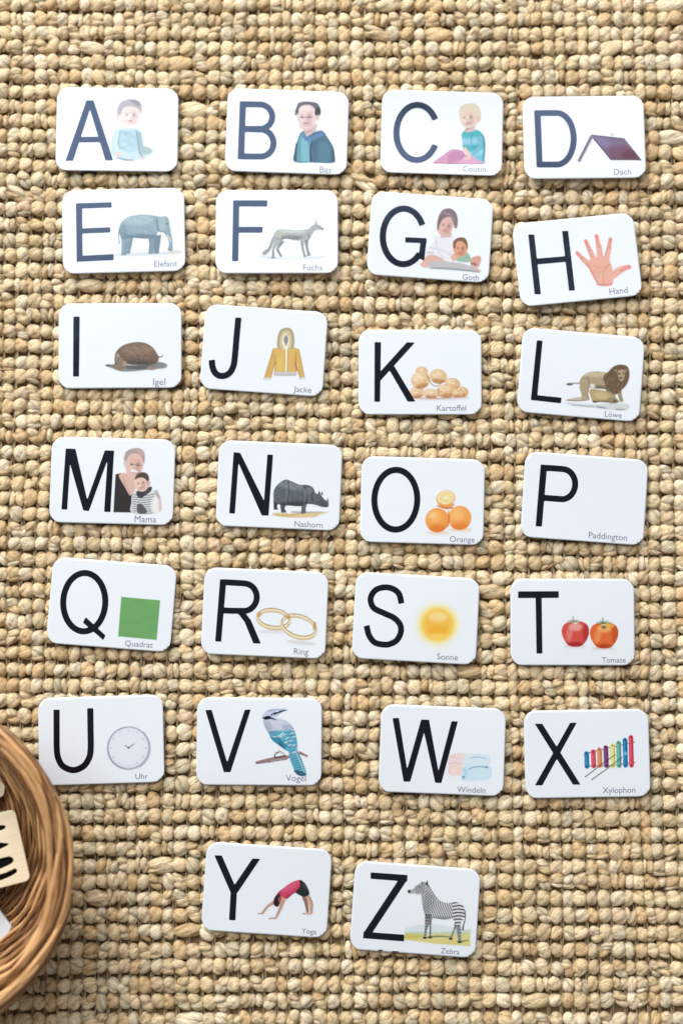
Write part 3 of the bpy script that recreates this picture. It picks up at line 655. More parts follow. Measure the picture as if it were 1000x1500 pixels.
@pic('L', 380, 270, 850, 625)
def _(c):
    c.s_([(395,545),(480,555),(600,560),(820,560),(830,600),(700,600),(560,580),(440,570)], (206,208,208), 16, .8); c.l([(430,562),(520,572),(600,580)], [4,8,4], (140,146,150), 8, .7); c.l([(610,578),(680,590)], [10,6], (110,116,112), 8, .8); c.l([(745,598),(815,602)], [8,6], (120,124,120), 8, .8)
    T, D, Lt = (176,158,130), (112,98,80), (206,192,166)
    c.l([(490,412),(450,410),(402,418)], [10,9], (168,158,148), 5); c.e(418,417,24,9,(112,106,104),0,6)
    c.p([(660,430),(720,440),(735,500),(745,550),(710,552),(690,500)], (140,122,100), 8); c.l([(770,450),(775,500),(790,545)], [30,24], (160,144,122), 8)
    c.p([(498,400),(556,415),(548,490),(560,526),(506,532),(500,480),(486,440)], T, 7)
    m = c.s_([(488,395),(515,355),(570,330),(640,330),(690,345),(720,400),(710,450),(650,452),(580,445),(530,440),(495,430)], T, 7)
    c.clip(m); c.e(600,348,90,20,Lt,0,26,.8); c.e(640,446,70,18,D,0,22,.8); c.l([(545,360),(556,420)], [10,8], D, 10, .5); c.mottle(m,7,16); c.clip(None)
    c.l([(552,440),(546,490),(556,526)], [7,6], D, 8, .6); c.p([(690,440),(738,440),(742,500),(752,546),(712,550),(702,500)], (158,138,112), 7)
    c.s_([(392,528),(460,512),(520,508),(540,522),(520,536),(440,538)], (190,172,146), 8, .8); c.l([(395,530),(470,534),(550,530)], [5,6], D, 6, .7)
    m = c.s_([(560,455),(640,460),(700,480),(760,540),(720,552),(640,545),(590,548),(572,520)], (184,164,122), 8); c.clip(m); c.e(640,500,50,24,(206,186,136),10,26,.8); c.e(640,545,90,12,D,0,14,.7); c.clip(None)
    c.s_([(690,520),(740,515),(770,545),(740,556),(700,552)], (150,138,112), 8); c.e(740,540,16,8,(86,80,72),0,6,.8); c.l([(585,540),(610,544)], [12,10], (90,78,68), 6); c.e(580,430,18,14,(226,230,236),20,6,.9)
    m = c.s_([(656,365),(690,330),(730,292),(780,280),(828,298),(840,360),(822,420),(785,462),(748,492),(700,468),(668,420)], (112,92,72), 10)
    c.clip(m); r = np.random.default_rng(8)
    for _ in range(70):
        x, y = r.uniform(670,826), r.uniform(295,475); c.l([(x,y),(x-10+r.uniform(-4,4),y+26)], [5,2], [(92,78,66),(168,148,120),(110,96,80)][int(r.integers(3))], 4, .6)
    c.clip(None)
    c.s_([(756,335),(772,316),(802,320),(808,350),(798,384),(782,396),(764,372)], (178,156,126), 9); c.e(784,380,14,13,(206,192,170),0,8); c.e(768,345,7,5,(60,52,46),0,4); c.e(797,343,6,5,(60,52,46),0,4); c.e(782,376,12,9,(96,78,68),0,5); c.l([(782,350),(782,372)], [10,12], (170,152,132), 6, .7); c.e(744,322,10,12,(150,128,104),0,5); c.e(815,320,8,10,(150,128,104),0,5)
@pic('M', 505, 95, 845, 565)
def _(c):
    c.p([(522,285),(560,275),(600,350),(640,420),(660,470),(632,550),(508,548)], (58,54,56), 5)
    c.s_([(545,290),(600,275),(660,300),(665,370),(640,420),(620,430),(585,370)], (222,184,172), 7); c.l([(570,300),(600,370),(628,430)], [6,5], (182,136,126), 8, .7)
    m = c.e(652,215,62,96,(226,190,180),6,6)
    c.s_([(580,190),(590,135),(630,108),(690,105),(722,140),(720,210),(706,180),(690,150),(640,140),(605,170),(600,200)], (176,160,156), 8); c.s_([(660,110),(706,116),(722,150),(700,150)], (206,170,172), 10, .8)
    c.e(590,210,14,26,(206,196,196),0,8,.8)
    face(c,655,222,54,80,(206,156,146),(80,62,64),6); c.l([(622,212),(640,218),(655,214),(672,220),(704,222)], [5,5], (96,84,90), 4, .7); c.e(650,262,26,10,(246,240,238),8,5,.9)
    m = c.s_([(640,420),(680,395),(740,395),(800,400),(830,450),(828,550),(640,552),(632,480)], (216,220,222), 7)
    c.clip(m)
    for y0 in range(425,555,16): c.l([(640,y0),(710,y0+8),(790,y0-2)], [6,6], (108,112,118), 4, .85)
    c.e(800,500,34,60,(238,236,236),0,20,.9); c.clip(None)
    c.l([(790,410),(825,450),(832,540)], [20,22], (222,186,180), 8, .7); c.l([(800,395),(826,450)], [22,16], (150,152,162), 10, .6); c.s_([(672,500),(700,490),(735,530),(735,555),(680,555)], (72,70,76), 8, .8)
    c.s_([(668,405),(720,385),(770,370),(768,400),(730,430),(700,450),(676,440)], (70,72,80), 6)
    c.e(702,345,50,60,(236,202,190),-8,6); c.s_([(655,320),(670,285),(710,270),(745,285),(755,330),(748,370),(738,330),(710,308),(675,312)], (92,78,74), 6); c.e(752,345,10,18,(216,176,164),0,5); face(c,698,350,44,54,(216,170,160),(70,56,56),-8)
@pic('N', 440, 285, 860, 580)
def _(c):
    c.s_([(445,545),(470,530),(600,535),(760,530),(840,525),(780,545),(740,562),(620,566),(520,560)], (222,198,150), 10); c.l([(470,545),(560,550),(640,535)], [8,10], (196,160,100), 10, .7); c.l([(580,525),(700,528),(800,525)], [10,10,4], (140,132,120), 10, .7)
    G, D, Lt = (98,104,110), (60,64,70), (134,140,146)
    c.p([(452,440),(490,440),(476,490),(485,508),(455,508)], D, 6); c.p([(500,460),(545,465),(530,500),(545,528),(508,530),(502,495)], (78,84,90), 6); c.p([(648,460),(690,460),(680,500),(680,535),(645,538),(650,500)], G, 6)
    m = c.s_([(452,390),(470,345),(510,310),(545,298),(590,315),(640,335),(690,335),(730,355),(752,395),(785,405),(810,435),(840,458),(838,490),(800,492),(760,480),(720,470),(680,470),(640,485),(570,480),(510,475),(460,455)], G, 5)
    c.clip(m); c.e(570,340,90,28,Lt,10,40,.8); c.e(600,475,120,24,D,0,34,.85); c.l([(545,310),(550,380),(540,460)], [9,7], Lt, 8, .6); c.l([(556,310),(560,380),(548,460)], [8,7], D, 8, .6); c.l([(665,340),(690,400),(680,470)], [9,8], D, 8, .7); c.l([(655,340),(678,400),(668,465)], [7,6], Lt, 8, .5)
    c.l([(735,360),(725,420),(735,470)], [10,8], D, 10, .7); c.e(700,380,30,24,Lt,0,26,.5); c.mottle(m,7,18); c.l([(765,420),(800,450),(835,470)], [5,5], D, 6, .6); c.e(790,470,34,14,(74,78,84),20,14,.7); c.clip(None)
    c.p([(765,402),(776,375),(786,402)], D, 4); c.p([(785,402),(798,378),(802,410)], G, 4); c.p([(824,455),(840,425),(842,462)], (110,108,104), 4); c.e(800,438,4,3,(24,24,26),0,3); c.l([(815,485),(838,482)], [4,4], (40,42,46), 3)
def ball(c, x, y, r, base, hi, lo, soft=6):
    m = c.e(x,y,r,r,base,0,soft); c.clip(m); c.e(x-r*.25,y-r*.3,r*.55,r*.5,hi,0,r*.8,.8); c.e(x+r*.15,y+r*.85,r*.95,r*.45,lo,0,r*.6,.75); c.mottle(m,5,12); c.clip(None)
@pic('O', 495, 265, 850, 590)
def _(c):
    c.e(600,568,80,12,(236,206,180),0,18,.7); c.e(750,548,80,14,(236,206,180),0,18,.7)
    c.e(650,335,66,54,(238,176,96),-14,6); c.e(650,330,58,46,(246,232,198),-14,6); c.e(652,330,50,39,(240,214,140),-14,6)
    for a in np.arange(0, 180, 22.5): c.l([(652-46*math.cos(R(a)),330-36*math.sin(R(a))),(652+46*math.cos(R(a)),330+36*math.sin(R(a)))],[2.6,2.6],(250,240,214),3,.8)
    c.e(652,330,7,6,(250,242,222),0,4); c.l([(600,370),(650,392),(710,375)], [16,22,12], (236,160,84), 8); c.l([(590,385),(650,402),(700,398)], [8,12], (190,92,46), 8, .8)
    ball(c,592,482,82,(242,160,84),(250,192,120),(222,118,48)); ball(c,748,468,82,(242,166,92),(252,196,124),(226,124,56))
    c.l([(668,420),(672,480),(664,530)], [8,10,6], (196,98,46), 8, .7); c.e(560,450,24,20,(252,210,150),0,24,.7)
@pic('Q', 525, 295, 850, 620)
def _(c):
    m = c.p([(563,308),(836,334),(812,608),(543,582)], (114,168,106), 4); c.mottle(m, 2, 60)
@pic('R', 415, 285, 870, 590)
def _(c):
    def band(cx, cy, rx, ry, rot, a0=0, a1=360, sh=1.0):
        q = np.radians(np.linspace(a0, a1, 70)); k = math.radians(rot)
        pt = lambda dx, dy, g=1: [(cx+dx+g*rx*math.cos(t)*math.cos(k)-g*ry*math.sin(t)*math.sin(k), cy+dy+g*rx*math.cos(t)*math.sin(k)+g*ry*math.sin(t)*math.cos(k)) for t in q]
        c.l(pt(0,12), [16,16], (186,156,108), 4, 1, False); c.l(pt(0,6), [20,20], (226,206,162), 4, 1, False); c.l(pt(0,-3), [9,9], (212,184,132), 4, 1, False); c.l(pt(0,2), [6,6], (250,244,226), 4, .9, False); c.l(pt(0,-8,.985), [4,4], (140,98,52), 3, .8, False)
    c.e(560,478,110,14,(214,210,214),0,20,.6); c.e(740,556,100,14,(210,206,208),6,22,.7)
    band(550,386,112,62,8); band(725,440,122,72,18)
    band(550,386,112,62,8,-40,20)
    c.e(452,360,14,18,(206,144,80),20,12,.7); c.e(650,378,16,10,(196,130,70),0,10,.7); c.e(832,440,10,30,(190,140,80),10,12,.7)
@pic('S', 455, 215, 840, 605)
def _(c):
    c.e(648,405,150,150,(248,236,180),0,90,.75); c.e(648,405,128,128,(248,222,130),0,50,.9)
    c.e(648,405,112,112,(246,204,92),0,26); c.e(648,400,88,86,(244,188,84),0,30,.9); c.e(648,350,66,34,(250,222,150),0,40,.9); c.e(648,450,70,40,(244,180,60),0,40,.8); c.e(648,488,60,18,(250,214,110),0,30,.8)
def tomato(c, x, y, rx, ry, base, hi, lo):
    pts = [(x-rx,y-ry*.1),(x-rx*.85,y-ry*.65),(x-rx*.4,y-ry*.9),(x,y-ry*.72),(x+rx*.4,y-ry*.92),(x+rx*.88,y-ry*.65),(x+rx,y-ry*.05),(x+rx*.75,y+ry*.6),(x+rx*.35,y+ry*.95),(x-rx*.35,y+ry*.95),(x-rx*.75,y+ry*.6)]
    m = c.s_(pts, base, 6); c.clip(m); c.e(x,y-ry*.5,rx*.5,ry*.3,hi,0,30,.9); c.e(x-rx*.45,y+ry*.1,rx*.22,ry*.5,hi,10,26,.5); c.e(x,y+ry*.95,rx*.8,ry*.3,lo,0,26,.9); c.e(x+rx*.8,y,rx*.25,ry*.7,lo,0,30,.6); c.clip(None)
@pic('T', 400, 255, 820, 550)
def _(c):
    c.e(505,508,70,12,(226,206,212),0,18,.8); c.e(700,522,76,12,(226,208,206),0,18,.8)
    tomato(c,508,420,94,92,(214,82,76),(240,170,160),(160,40,44)); tomato(c,706,430,98,94,(226,108,58),(244,178,110),(180,70,34))
    G = (120,134,96)
    for x, y, s, cc in ((500,340,1,(146,140,112)),(704,350,1.1,(96,116,66))):
        for a in (-160,-125,-55,-20,20,160): c.l([(x,y),(x+26*s*math.cos(R(a)),y+13*s*math.sin(R(a))-4),(x+52*s*math.cos(R(a)),y+26*s*math.sin(R(a))+4)],[9,2],cc,4,.9)
        c.l([(x,y),(x-4,y-22),(x-8*s,y-42)],[9,5],cc,4)
    c.e(740,360,34,14,(238,190,90),10,20,.7); c.e(705,375,16,12,(70,96,60),0,8,.7)
@pic('U', 495, 240, 830, 570)
def _(c):
    c.e(662,408,148,150,(176,180,196),0,8); c.e(662,406,136,138,(226,230,242),0,7); c.e(656,400,120,120,(236,240,248),0,60,.7)
    c.l(arc(662,406,141,143,100,260,40),[5,5],(132,138,160),4,.8,False); c.l(arc(664,410,147,149,-50,60,40),[5,5],(146,152,172),5,.8,False)
    for h in range(12):
        a = R(h*30); c.l([(662+112*math.cos(a),406+113*math.sin(a)),(662+126*math.cos(a),406+127*math.sin(a))],[4,4],(150,156,180),3,.8,False)
    c.l([(662,406),(702,378)],[7,5],(110,116,140),4,1,False); c.l([(668,410),(638,388)],[7,5],(110,116,140),4,1,False); c.e(662,405,7,7,(100,106,130),0,3)
@pic('V', 460, 120, 860, 620)
def _(c):
    c.l([(478,512),(560,492),(640,478),(720,470)],[16,22,20],(160,126,118),5); c.l([(484,518),(580,504),(700,486)],[7,8],(92,70,72),5,.8); c.l([(780,440),(840,468)],[20,12],(156,116,108),5); c.l([(570,500),(582,512)],[8,6],(96,74,74),4)
    c.p([(705,430),(770,420),(800,490),(832,590),(815,604),(780,600),(745,560),(720,500)], (104,184,206), 5)
    for q in np.linspace(0,1,9): c.l([(716+q*46,462+q*118),(776+q*54,440+q*125)],[6,6],(52,96,124),4,.8)
    c.l([(760,440),(790,510),(818,585)],[6,5],(206,232,240),4,.8); c.s_([(745,565),(790,570),(832,590),(810,606),(770,596)], (50,78,104), 8, .8)
    m = c.s_([(528,215),(545,180),(600,200),(680,215),(735,260),(760,330),(770,420),(740,450),(700,430),(640,390),(590,350),(565,300),(545,270)], (186,196,214), 6)
    c.clip(m); c.e(640,245,90,34,(212,214,226),10,30,.8); c.e(560,260,30,40,(166,172,192),0,24,.6); c.s_([(565,296),(640,290),(735,290),(765,330),(760,420),(700,440),(640,390),(590,345)], (88,176,200), 8)
    c.s_([(575,330),(640,350),(690,410),(680,440),(620,390)], (62,142,172), 10); c.l([(600,330),(640,326),(672,300)],[7,6],(236,242,246),4)
    for x0,y0 in ((680,320),(700,345),(735,310),(725,360),(745,335),(690,375),(715,395),(745,395),(655,335)): c.e(x0,y0,15,8,(238,244,248),-30,5,.9); c.l([(x0-12,y0+10),(x0+12,y0-4)],[6,5],(36,60,92),4,.85)
    for q in np.linspace(0,1,7): c.l([(600+q*70,318+q*72),(640+q*80,330+q*80)],[4,3],(38,74,108),3,.7)
    for q in np.linspace(0,1,6): c.l([(690+q*30,300+q*130),(765,292+q*130)],[4,4],(40,78,112),3,.6)
    c.s_([(560,300),(600,292),(640,300),(600,318)], (120,136,176), 8, .7); c.e(700,270,40,24,(150,168,200),20,20,.6)
    c.l([(640,372),(690,430),(730,450)],[12,10],(44,80,108),6,.8); c.clip(None)
    c.s_([(522,196),(540,160),(580,140),(640,145),(690,140),(650,170),(610,200),(560,215)], (200,208,232), 8); c.l([(560,150),(610,142),(680,140)],[10,12,6],(140,156,200),6,.7); c.p([(520,198),(560,183),(585,188),(582,206),(545,212)], (28,30,40), 4); c.l([(585,200),(620,212)],[12,4],(40,42,54),5); c.l([(600,172),(640,158),(696,143)],[16,14,4],(52,56,72),5); c.e(628,152,10,6,(230,234,242),0,4); c.e(590,176,6,6,(20,20,26),0,3)
    c.l([(650,432),(615,452),(612,482)],[9,8],(70,66,80),4); c.l([(612,478),(640,472),(690,462)],[10,12],(84,74,82),5); c.l([(640,428),(680,452)],[14,10],(196,176,178),6)
@pic('W', 520, 350, 850, 580)
def _(c):
    c.s_([(530,400),(560,375),(640,372),(680,385),(680,450),(600,455),(530,448)], (242,220,218), 10); c.s_([(528,470),(545,450),(620,450),(630,500),(610,528),(540,520)], (244,218,212), 10); c.l([(535,446),(580,438),(625,444)],[6,5],(214,176,186),6,.7); c.l([(545,470),(535,510)],[8,6],(216,166,168),8,.7); c.e(560,395,10,5,(210,180,192),0,6,.6)
    c.s_([(640,395),(690,378),(780,375),(822,390),(824,450),(760,470),(650,465)], (220,234,245), 10); c.s_([(620,540),(640,470),(720,455),(815,458),(836,490),(828,548),(740,562),(640,565)], (210,231,243), 10)
    c.l([(640,470),(655,520),(635,556)],[26,22],(176,216,233),10,.8); c.l([(680,405),(740,398),(800,408)],[6,5],(146,168,190),6,.7); c.l([(668,485),(730,466),(808,472)],[7,8],(128,160,184),6,.75); c.e(800,468,14,6,(110,140,170),20,6,.7); c.e(637,538,8,7,(70,130,160),0,5,.8); c.l([(700,520),(780,530),(820,520)],[6,5],(226,240,248),8,.8); c.e(560,490,22,18,(248,222,216),0,16,.8)
@pic('X', 465, 205, 850, 550)
def _(c):
    c.l([(478,352),(640,312),(830,268)],[7,7],(96,88,110),4,.8,False); c.l([(480,440),(660,438),(832,412)],[7,7],(96,88,110),4,.8,False)
    bars = [(495,335,458,(46,124,176)),(542,322,455,(214,76,92)),(585,308,452,(222,140,92)),(630,293,452,(122,58,112)),(676,278,455,(230,222,130)),(719,260,452,(96,170,152)),(764,240,450,(30,120,180)),(805,220,450,(214,70,96))]
    for x, y0, y1, cc in bars:
        m = c.l([(x-3,y0+14),(x+1,y1-14)],[33,33],cc,4,1,False); c.e(x-3,y0+14,16,15,cc,0,4); c.e(x+1,y1-14,16,14,cc,0,4)
        c.l([(x-8,y0+20),(x-5,y1-20)],[8,8],tuple(min(255,v+50) for v in cc),6,.6,False); c.l([(x+10,y0+20),(x+13,y1-16)],[6,6],tuple(v*.6 for v in cc),5,.6,False)
        c.e(x-2,y0+16,7,5,tuple(v*.5 for v in cc),0,4,.8); c.e(x+1,y1-16,7,5,tuple(v*.5 for v in cc),0,4,.8)
    c.e(764,350,12,14,(150,200,236),0,12,.8)
    c.l([(482,518),(600,425),(694,358)],[6,5],(62,44,48),3,1,False); c.l([(527,538),(640,455),(742,376)],[6,5],(62,44,48),3,1,False)
@pic('Y', 425, 290, 840, 595)
def _(c):
    S, D = (206,168,148), (150,112,98)
    c.l([(560,455),(510,490),(470,540)],[26,20,16],S,5); c.l([(480,542),(436,541)],[13,8],S,4); c.l([(552,470),(505,500),(470,545)],[6,5],D,4,.7)
    c.l([(760,410),(780,470),(790,540)],[30,26,15],D,5); c.l([(792,542),(752,542)],[13,9],S,4); c.l([(785,410),(812,470),(812,545)],[30,28,15],S,5); c.l([(800,420),(824,470),(820,540)],[7,6],D,4,.7); c.e(796,545,24,8,(228,176,176),0,5)
    m = c.s_([(575,400),(620,360),(680,318),(740,303),(765,340),(730,385),(690,400),(640,440),(600,440)], (204,70,104), 5); c.clip(m); c.e(670,350,70,20,(226,104,134),-32,24,.7); c.e(660,430,70,18,(150,40,76),-32,22,.7); c.clip(None)
    m = c.s_([(735,303),(770,325),(795,370),(800,405),(770,422),(735,412),(705,388),(735,350)], (42,46,46), 5); c.clip(m); c.e(770,350,14,30,(72,78,78),-20,16,.6); c.clip(None)
    c.s_([(550,450),(565,415),(590,400),(600,440),(590,480),(575,494),(552,480)], (48,34,38), 6); c.e(600,440,18,26,(176,96,92),10,10,.8)
    c.l([(625,430),(600,500),(570,568)],[34,24,16],S,5); c.l([(615,450),(592,510),(566,565)],[7,5],D,5,.6); c.l([(572,572),(515,578)],[14,9],(190,164,152),4)
@pic('Z', 412, 165, 890, 625)
def _(c):
    m = c.p([(412,520),(500,515),(700,518),(872,500),(872,612),(640,595),(412,570)], (222,210,142), 8); c.clip(m); c.e(470,545,80,20,(196,190,96),0,24,.7); c.e(700,590,160,14,(226,206,130),0,16,.8); c.e(650,520,260,14,(196,206,180),0,20,.8); c.clip(None)
    c.s_([(412,495),(520,470),(640,470),(760,490),(870,500),(870,520),(412,522)], (206,218,224), 20, .6); c.l([(560,556),(640,546),(740,550)],[8,10,6],(96,104,72),8,.8); c.l([(780,585),(860,572)],[12,6],(96,104,72),8,.8)
    W, K, G = (226,228,230), (52,54,60), (120,124,130)
    c.p([(765,440),(800,440),(772,490),(742,560),(728,560),(756,500)], G, 5); c.p([(578,410),(606,410),(600,480),(598,552),(586,552),(588,470)], G, 5)
    body = c.s_([(530,245),(535,195),(570,185),(600,235),(650,300),(710,325),(770,318),(820,340),(838,380),(830,420),(800,445),(760,425),(690,435),(620,425),(600,430),(560,415),(545,370),(535,310)], W, 5)
    hind = c.p([(750,380),(835,370),(820,430),(800,470),(808,520),(806,580),(790,582),(788,510),(768,460),(752,430)], W, 5); fore = c.p([(556,400),(600,400),(585,470),(570,500),(562,555),(548,555),(556,480)], (150,152,156), 5)
    x, y = c.P[:,0], c.P[:,1]
    neck = np.clip(1-(x-540)/90+(0)*y,0,1)*(y<420)
    s1 = np.sin((x*.42-(y-300)*.0+8*np.sin(y/40))*1.0*.95); s2 = np.sin((x*.30+y*.34)); s3 = np.sin((y+ (x-790)**2*.004*-1)*.28)
    wn = np.clip((620-x)/40,0,1)*np.clip((400-y)/40,0,1); wh = np.clip((x-735)/25,0,1); wb = np.clip(1-wn-wh,0,1)
    st = np.clip((wn*s2+wb*s1+wh*s3)*1.6+.25,0,1)
    c.put(np.maximum(body,hind)*st, K, .85)
    c.clip(body); c.e(660,430,110,14,G,0,22,.7); c.e(575,330,40,80,(110,112,118),10,60,.35); c.l([(535,195),(580,210),(640,292)],[8,8],(70,72,78),8,.6); c.clip(None)
    s4 = np.clip(np.sin(y*.33)*1.5+.3,0,1); c.put(fore*s4, K, .6); leg = c.p([(768,470),(805,468),(808,585),(790,588)], G, 6, .7)
    c.s_([(440,240),(470,232),(500,205),(535,190),(560,195),(555,250),(530,268),(480,262),(448,260)], (176,178,182), 5)
    for q in range(6): c.l([(490+q*11,215-q*4),(498+q*11,262-q*2)],[4,3],(66,68,74),3,.7)
    c.e(446,248,11,11,(54,54,60),0,5); c.e(515,218,5,4,(20,20,24),0,3); c.p([(530,200),(532,180),(548,192)], (90,92,98), 4); c.p([(556,200),(574,172),(580,205)], (70,72,78), 4)
    c.l([(836,380),(836,430),(822,480),(820,506)],[7,8,14],(90,92,100),5)
    for fx, fy in ((554,556),(592,553),(735,563),(798,584)): c.e(fx,fy,14,7,(44,44,48),0,4)


# ------------------------------------------------------------------ build the cards
WORDS = {
'A':('glare-paled baby sitting up', 'first card of all'),'B':('man in a blue jacket','right of A'),'C':('blond child in turquoise top and pink trousers','top row'),
'D':('purple gabled roof','last of the top row'),'E':('grey elephant','under the A card'),'F':('pale grey fox','between the elephant and G cards'),
'G':('woman holding a baby','under the C card'),'H':('open pink hand','tilted, under the roof card'),'I':('brown hedgehog','under the elephant card'),
'J':('yellow hooded jacket','under the fox card'),'K':('heap of potatoes','beside the jacket card'),'L':('lion','under the hand card'),
'M':('woman in black with baby','under the hedgehog card'),'N':('dark grey rhinoceros','under the jacket card'),'O':('two oranges and a half','under the potato card'),
'P':(None,'under the lion card and right of the oranges card'),'Q':('green square','under the M card'),'R':('two gold rings','under the rhinoceros card'),'S':('glowing yellow sun','under the orange card'),
'T':('two red tomatoes','right of the sun card'),'U':('thin grey wall clock','with corner beneath the basket rim'),'V':('blue jay on a twig','right of the clock card'),
'W':('stacked pale nappies','left of the xylophone card'),'X':('colourful xylophone','under the tomato card'),'Y':('person in pink doing yoga','in the bottom row'),
'Z':('striped zebra','in the bottom row')}
TILT = {'A':(.3,.2),'B':(.4,0),'C':(.4,.1),'D':(2.2,.1),'E':(1.45,.2),'F':(2.0,-.3),'G':(.7,.2),'H':(2.2,-.2)}   # degrees about x (upper edge down +) and about y
RC = 9.0
def card_field(P):
    q = np.abs(P) - (CW / 2 - RC, CH / 2 - RC)
    return np.linalg.norm(np.maximum(q, 0), axis=1) + np.minimum(q.max(1), 0) - RC
CV, CF = field_mesh(-CW/2 - 1, CW/2 + 1, -CH/2 - 1, CH/2 + 1, 2.0, card_field)
def text_mesh(body):
    cu = bpy.data.curves.new('caption', 'FONT'); cu.body = body; cu.size = 1; cu.resolution_u = 3
    o = bpy.data.objects.new('caption', cu); col.objects.link(o)
    dg = bpy.context.evaluated_depsgraph_get(); m = o.evaluated_get(dg).to_mesh()
    v = np.array([t.co[:2] for t in m.vertices]); f = [list(p.vertices) for p in m.polygons]
    o.evaluated_get(dg).to_mesh_clear(); bpy.data.objects.remove(o); bpy.data.curves.remove(cu)
    return v, f
def flat(name, v2, faces, zf, off, mat, colr=None):
    V = np.c_[v2, zf(v2[:, 0], v2[:, 1]) + off]
    me = np_mesh(name, V / 1000, faces, True, None, colr); me.materials.append(mat)
    if sum(p.normal.z for p in me.polygons[:20]) < 0: me.flip_normals()
    return me
for n, k in enumerate(POSE):
    x, y, a = POSE[k]
    tx, ty = TILT.get(k, (float(RNG.normal(0, .35)), float(RNG.normal(0, .35))))
    bx, by = RNG.uniform(-.45, .55), RNG.uniform(-.3, .4)
    if k == 'C': by = .9
    tx, ty = math.tan(R(tx)), math.tan(R(ty))
    lift = .25 + abs(tx) * CH / 2 * .55 + abs(ty) * CW / 2 * .4 + max(0, -bx) * .6
    zf = lambda X, Y, tx=tx, ty=ty, bx=bx, by=by, l=lift: l - tx * Y - ty * X + bx * (X / 45) ** 2 + by * (Y / 31) ** 2
    pw, where = WORDS[k]
    lab = f'white card with letter {k}' + (f' and {pw}, {where}' if pw else f', {where}')
    t = thing('alphabet_card', lab, 'card', (x, y, CARD_Z), a, 'alphabet cards laid out on the rug')
    me = slab('card_sheet', CV, CF, zf, .42, M_CARD)
    me.transform(Matrix.Scale(.001, 4)); link('card_sheet', me, None, t)
    q = QUAD[k]; Hm = homography([(q[0], q[1]), (q[2], q[3]), (q[4], q[5]), (q[6], q[7])], [(-CW/2, CH/2), (CW/2, CH/2), (CW/2, -CH/2), (-CW/2, -CH/2)])
    def loc(P, Hm=Hm):
        P = np.asarray(P, float); w = P @ Hm[2, :2] + Hm[2, 2]
        return np.stack([(P @ Hm[0, :2] + Hm[0, 2]) / w, (P @ Hm[1, :2] + Hm[1, 2]) / w], 1)
    hh = 660 if k == 'Z' else 620
    v2, fc = field_mesh(95, 620, 90, hh, 6.0, letter_field(LETTER[k]))
    link('letter', flat('letter', loc(v2), fc, zf, .06, M_INK), None, t)
    if k in CAPTION:
        s, x0, x1, yb = CAPTION[k]
        v, f = text_mesh(s)
        A, B = loc([(x0, yb)])[0], loc([(x1, yb)])[0]
        v = v - (v[:, 0].min(), 0); sc = (B[0] - A[0]) / v[:, 0].max()
        v = v * sc + (A[0], loc([((x0 + x1) / 2, yb)])[0][1])
        link('caption', flat('caption', v, f, zf, .08, M_CAP), None, t)
    if k in PIC:
        fn, box = PIC[k]; c = Canvas(*box); fn(c)
        nx, ny = c.nx, c.ny
        i, j = np.meshgrid(np.arange(nx - 1), np.arange(ny - 1), indexing='ij'); b = (i * ny + j).ravel()
        F4 = np.stack([b, b + 1, b + ny + 1, b + ny], 1)
        keep = c.cov[F4].max(1) > .03; F4 = F4[keep]
        used = np.unique(F4); rem = np.zeros(nx * ny, int); rem[used] = np.arange(len(used))
        alb = lin(np.clip(c.c[used], 0, 255)) / WHITE_PHOTO * CARD_ALB
        link('picture', flat('picture', loc(c.P[used]), rem[F4], zf, .03, M_PRINT, alb), None, t, label='printed picture of ' + pw)

# ------------------------------------------------------------------ wicker bowl at the lower left
bx0, by0 = BASKET_C; RIM_Z = .078
basket = thing('wicker_basket', 'round orange-brown wicker bowl basket standing on the rug at lower left', 'basket', (bx0, by0, .0098))
ZB = RIM_Z - .0098
def rod(name, pts, rad, nseg=8, uvs=60, parent=basket, closed=True, mat=M_WICK):
    p = np.asarray(pts); n = len(p)
    t = (np.roll(p, -1, 0) - np.roll(p, 1, 0)) if closed else np.gradient(p, axis=0)
    t /= np.linalg.norm(t, axis=1)[:, None] + 1e-12
    ref = np.array([0, 0, 1.]) if abs(t[:, 2]).mean() < .7 else np.array([1., 0, 0])
    s = np.cross(t, ref); s /= np.linalg.norm(s, axis=1)[:, None]; w = np.cross(s, t)
    a = np.linspace(0, 2 * np.pi, nseg, endpoint=False)
    rr = np.broadcast_to(np.asarray(rad, float), (n,))[:, None, None]
    P = p[:, None] + rr * (np.cos(a)[None, :, None] * s[:, None] + np.sin(a)[None, :, None] * w[:, None])
    m = n if closed else n - 1
    i, j = np.meshgrid(np.arange(m), np.arange(nseg), indexing='ij'); i2 = (i + 1) % n; j2 = (j + 1) % nseg
    f = np.stack([i * nseg + j, i2 * nseg + j, i2 * nseg + j2, i * nseg + j2], -1).reshape(-1, 4)
    L = np.concatenate([[0], np.cumsum(np.linalg.norm(np.diff(p, axis=0), axis=1))])
    uv = np.stack([np.repeat(L * uvs, nseg), np.tile(a * .5, n)], 1) + RNG.uniform(0, 40)
    me = np_mesh(name, P.reshape(-1, 3), f, True, uv); me.flip_normals()
    return link(name, me, mat, parent)
def wall_r(h):      # inner radius at height h (0 floor .. ZB rim): a bowl
    q = min(max(h / ZB, 0), 1); return .060 + (BASKET_R - .010 - .060) * (1 - (1 - q) ** 1.35)
NST = 28
ang = np.linspace(0, 2 * np.pi, 224, endpoint=False)
hq = np.linspace(.003, ZB - .003, 400); rq = np.array([wall_r(h) for h in hq])
sq = np.concatenate([[0], np.cumsum(np.hypot(np.diff(hq), np.diff(rq)))])
hs = np.interp(np.arange(0, sq[-1], .0021), sq, hq)
hs_of = lambda q: np.interp(q * sq[-1], sq, hq)
MS, TURN = 50, .37                       # reeds start round the foot and climb slantwise to the border
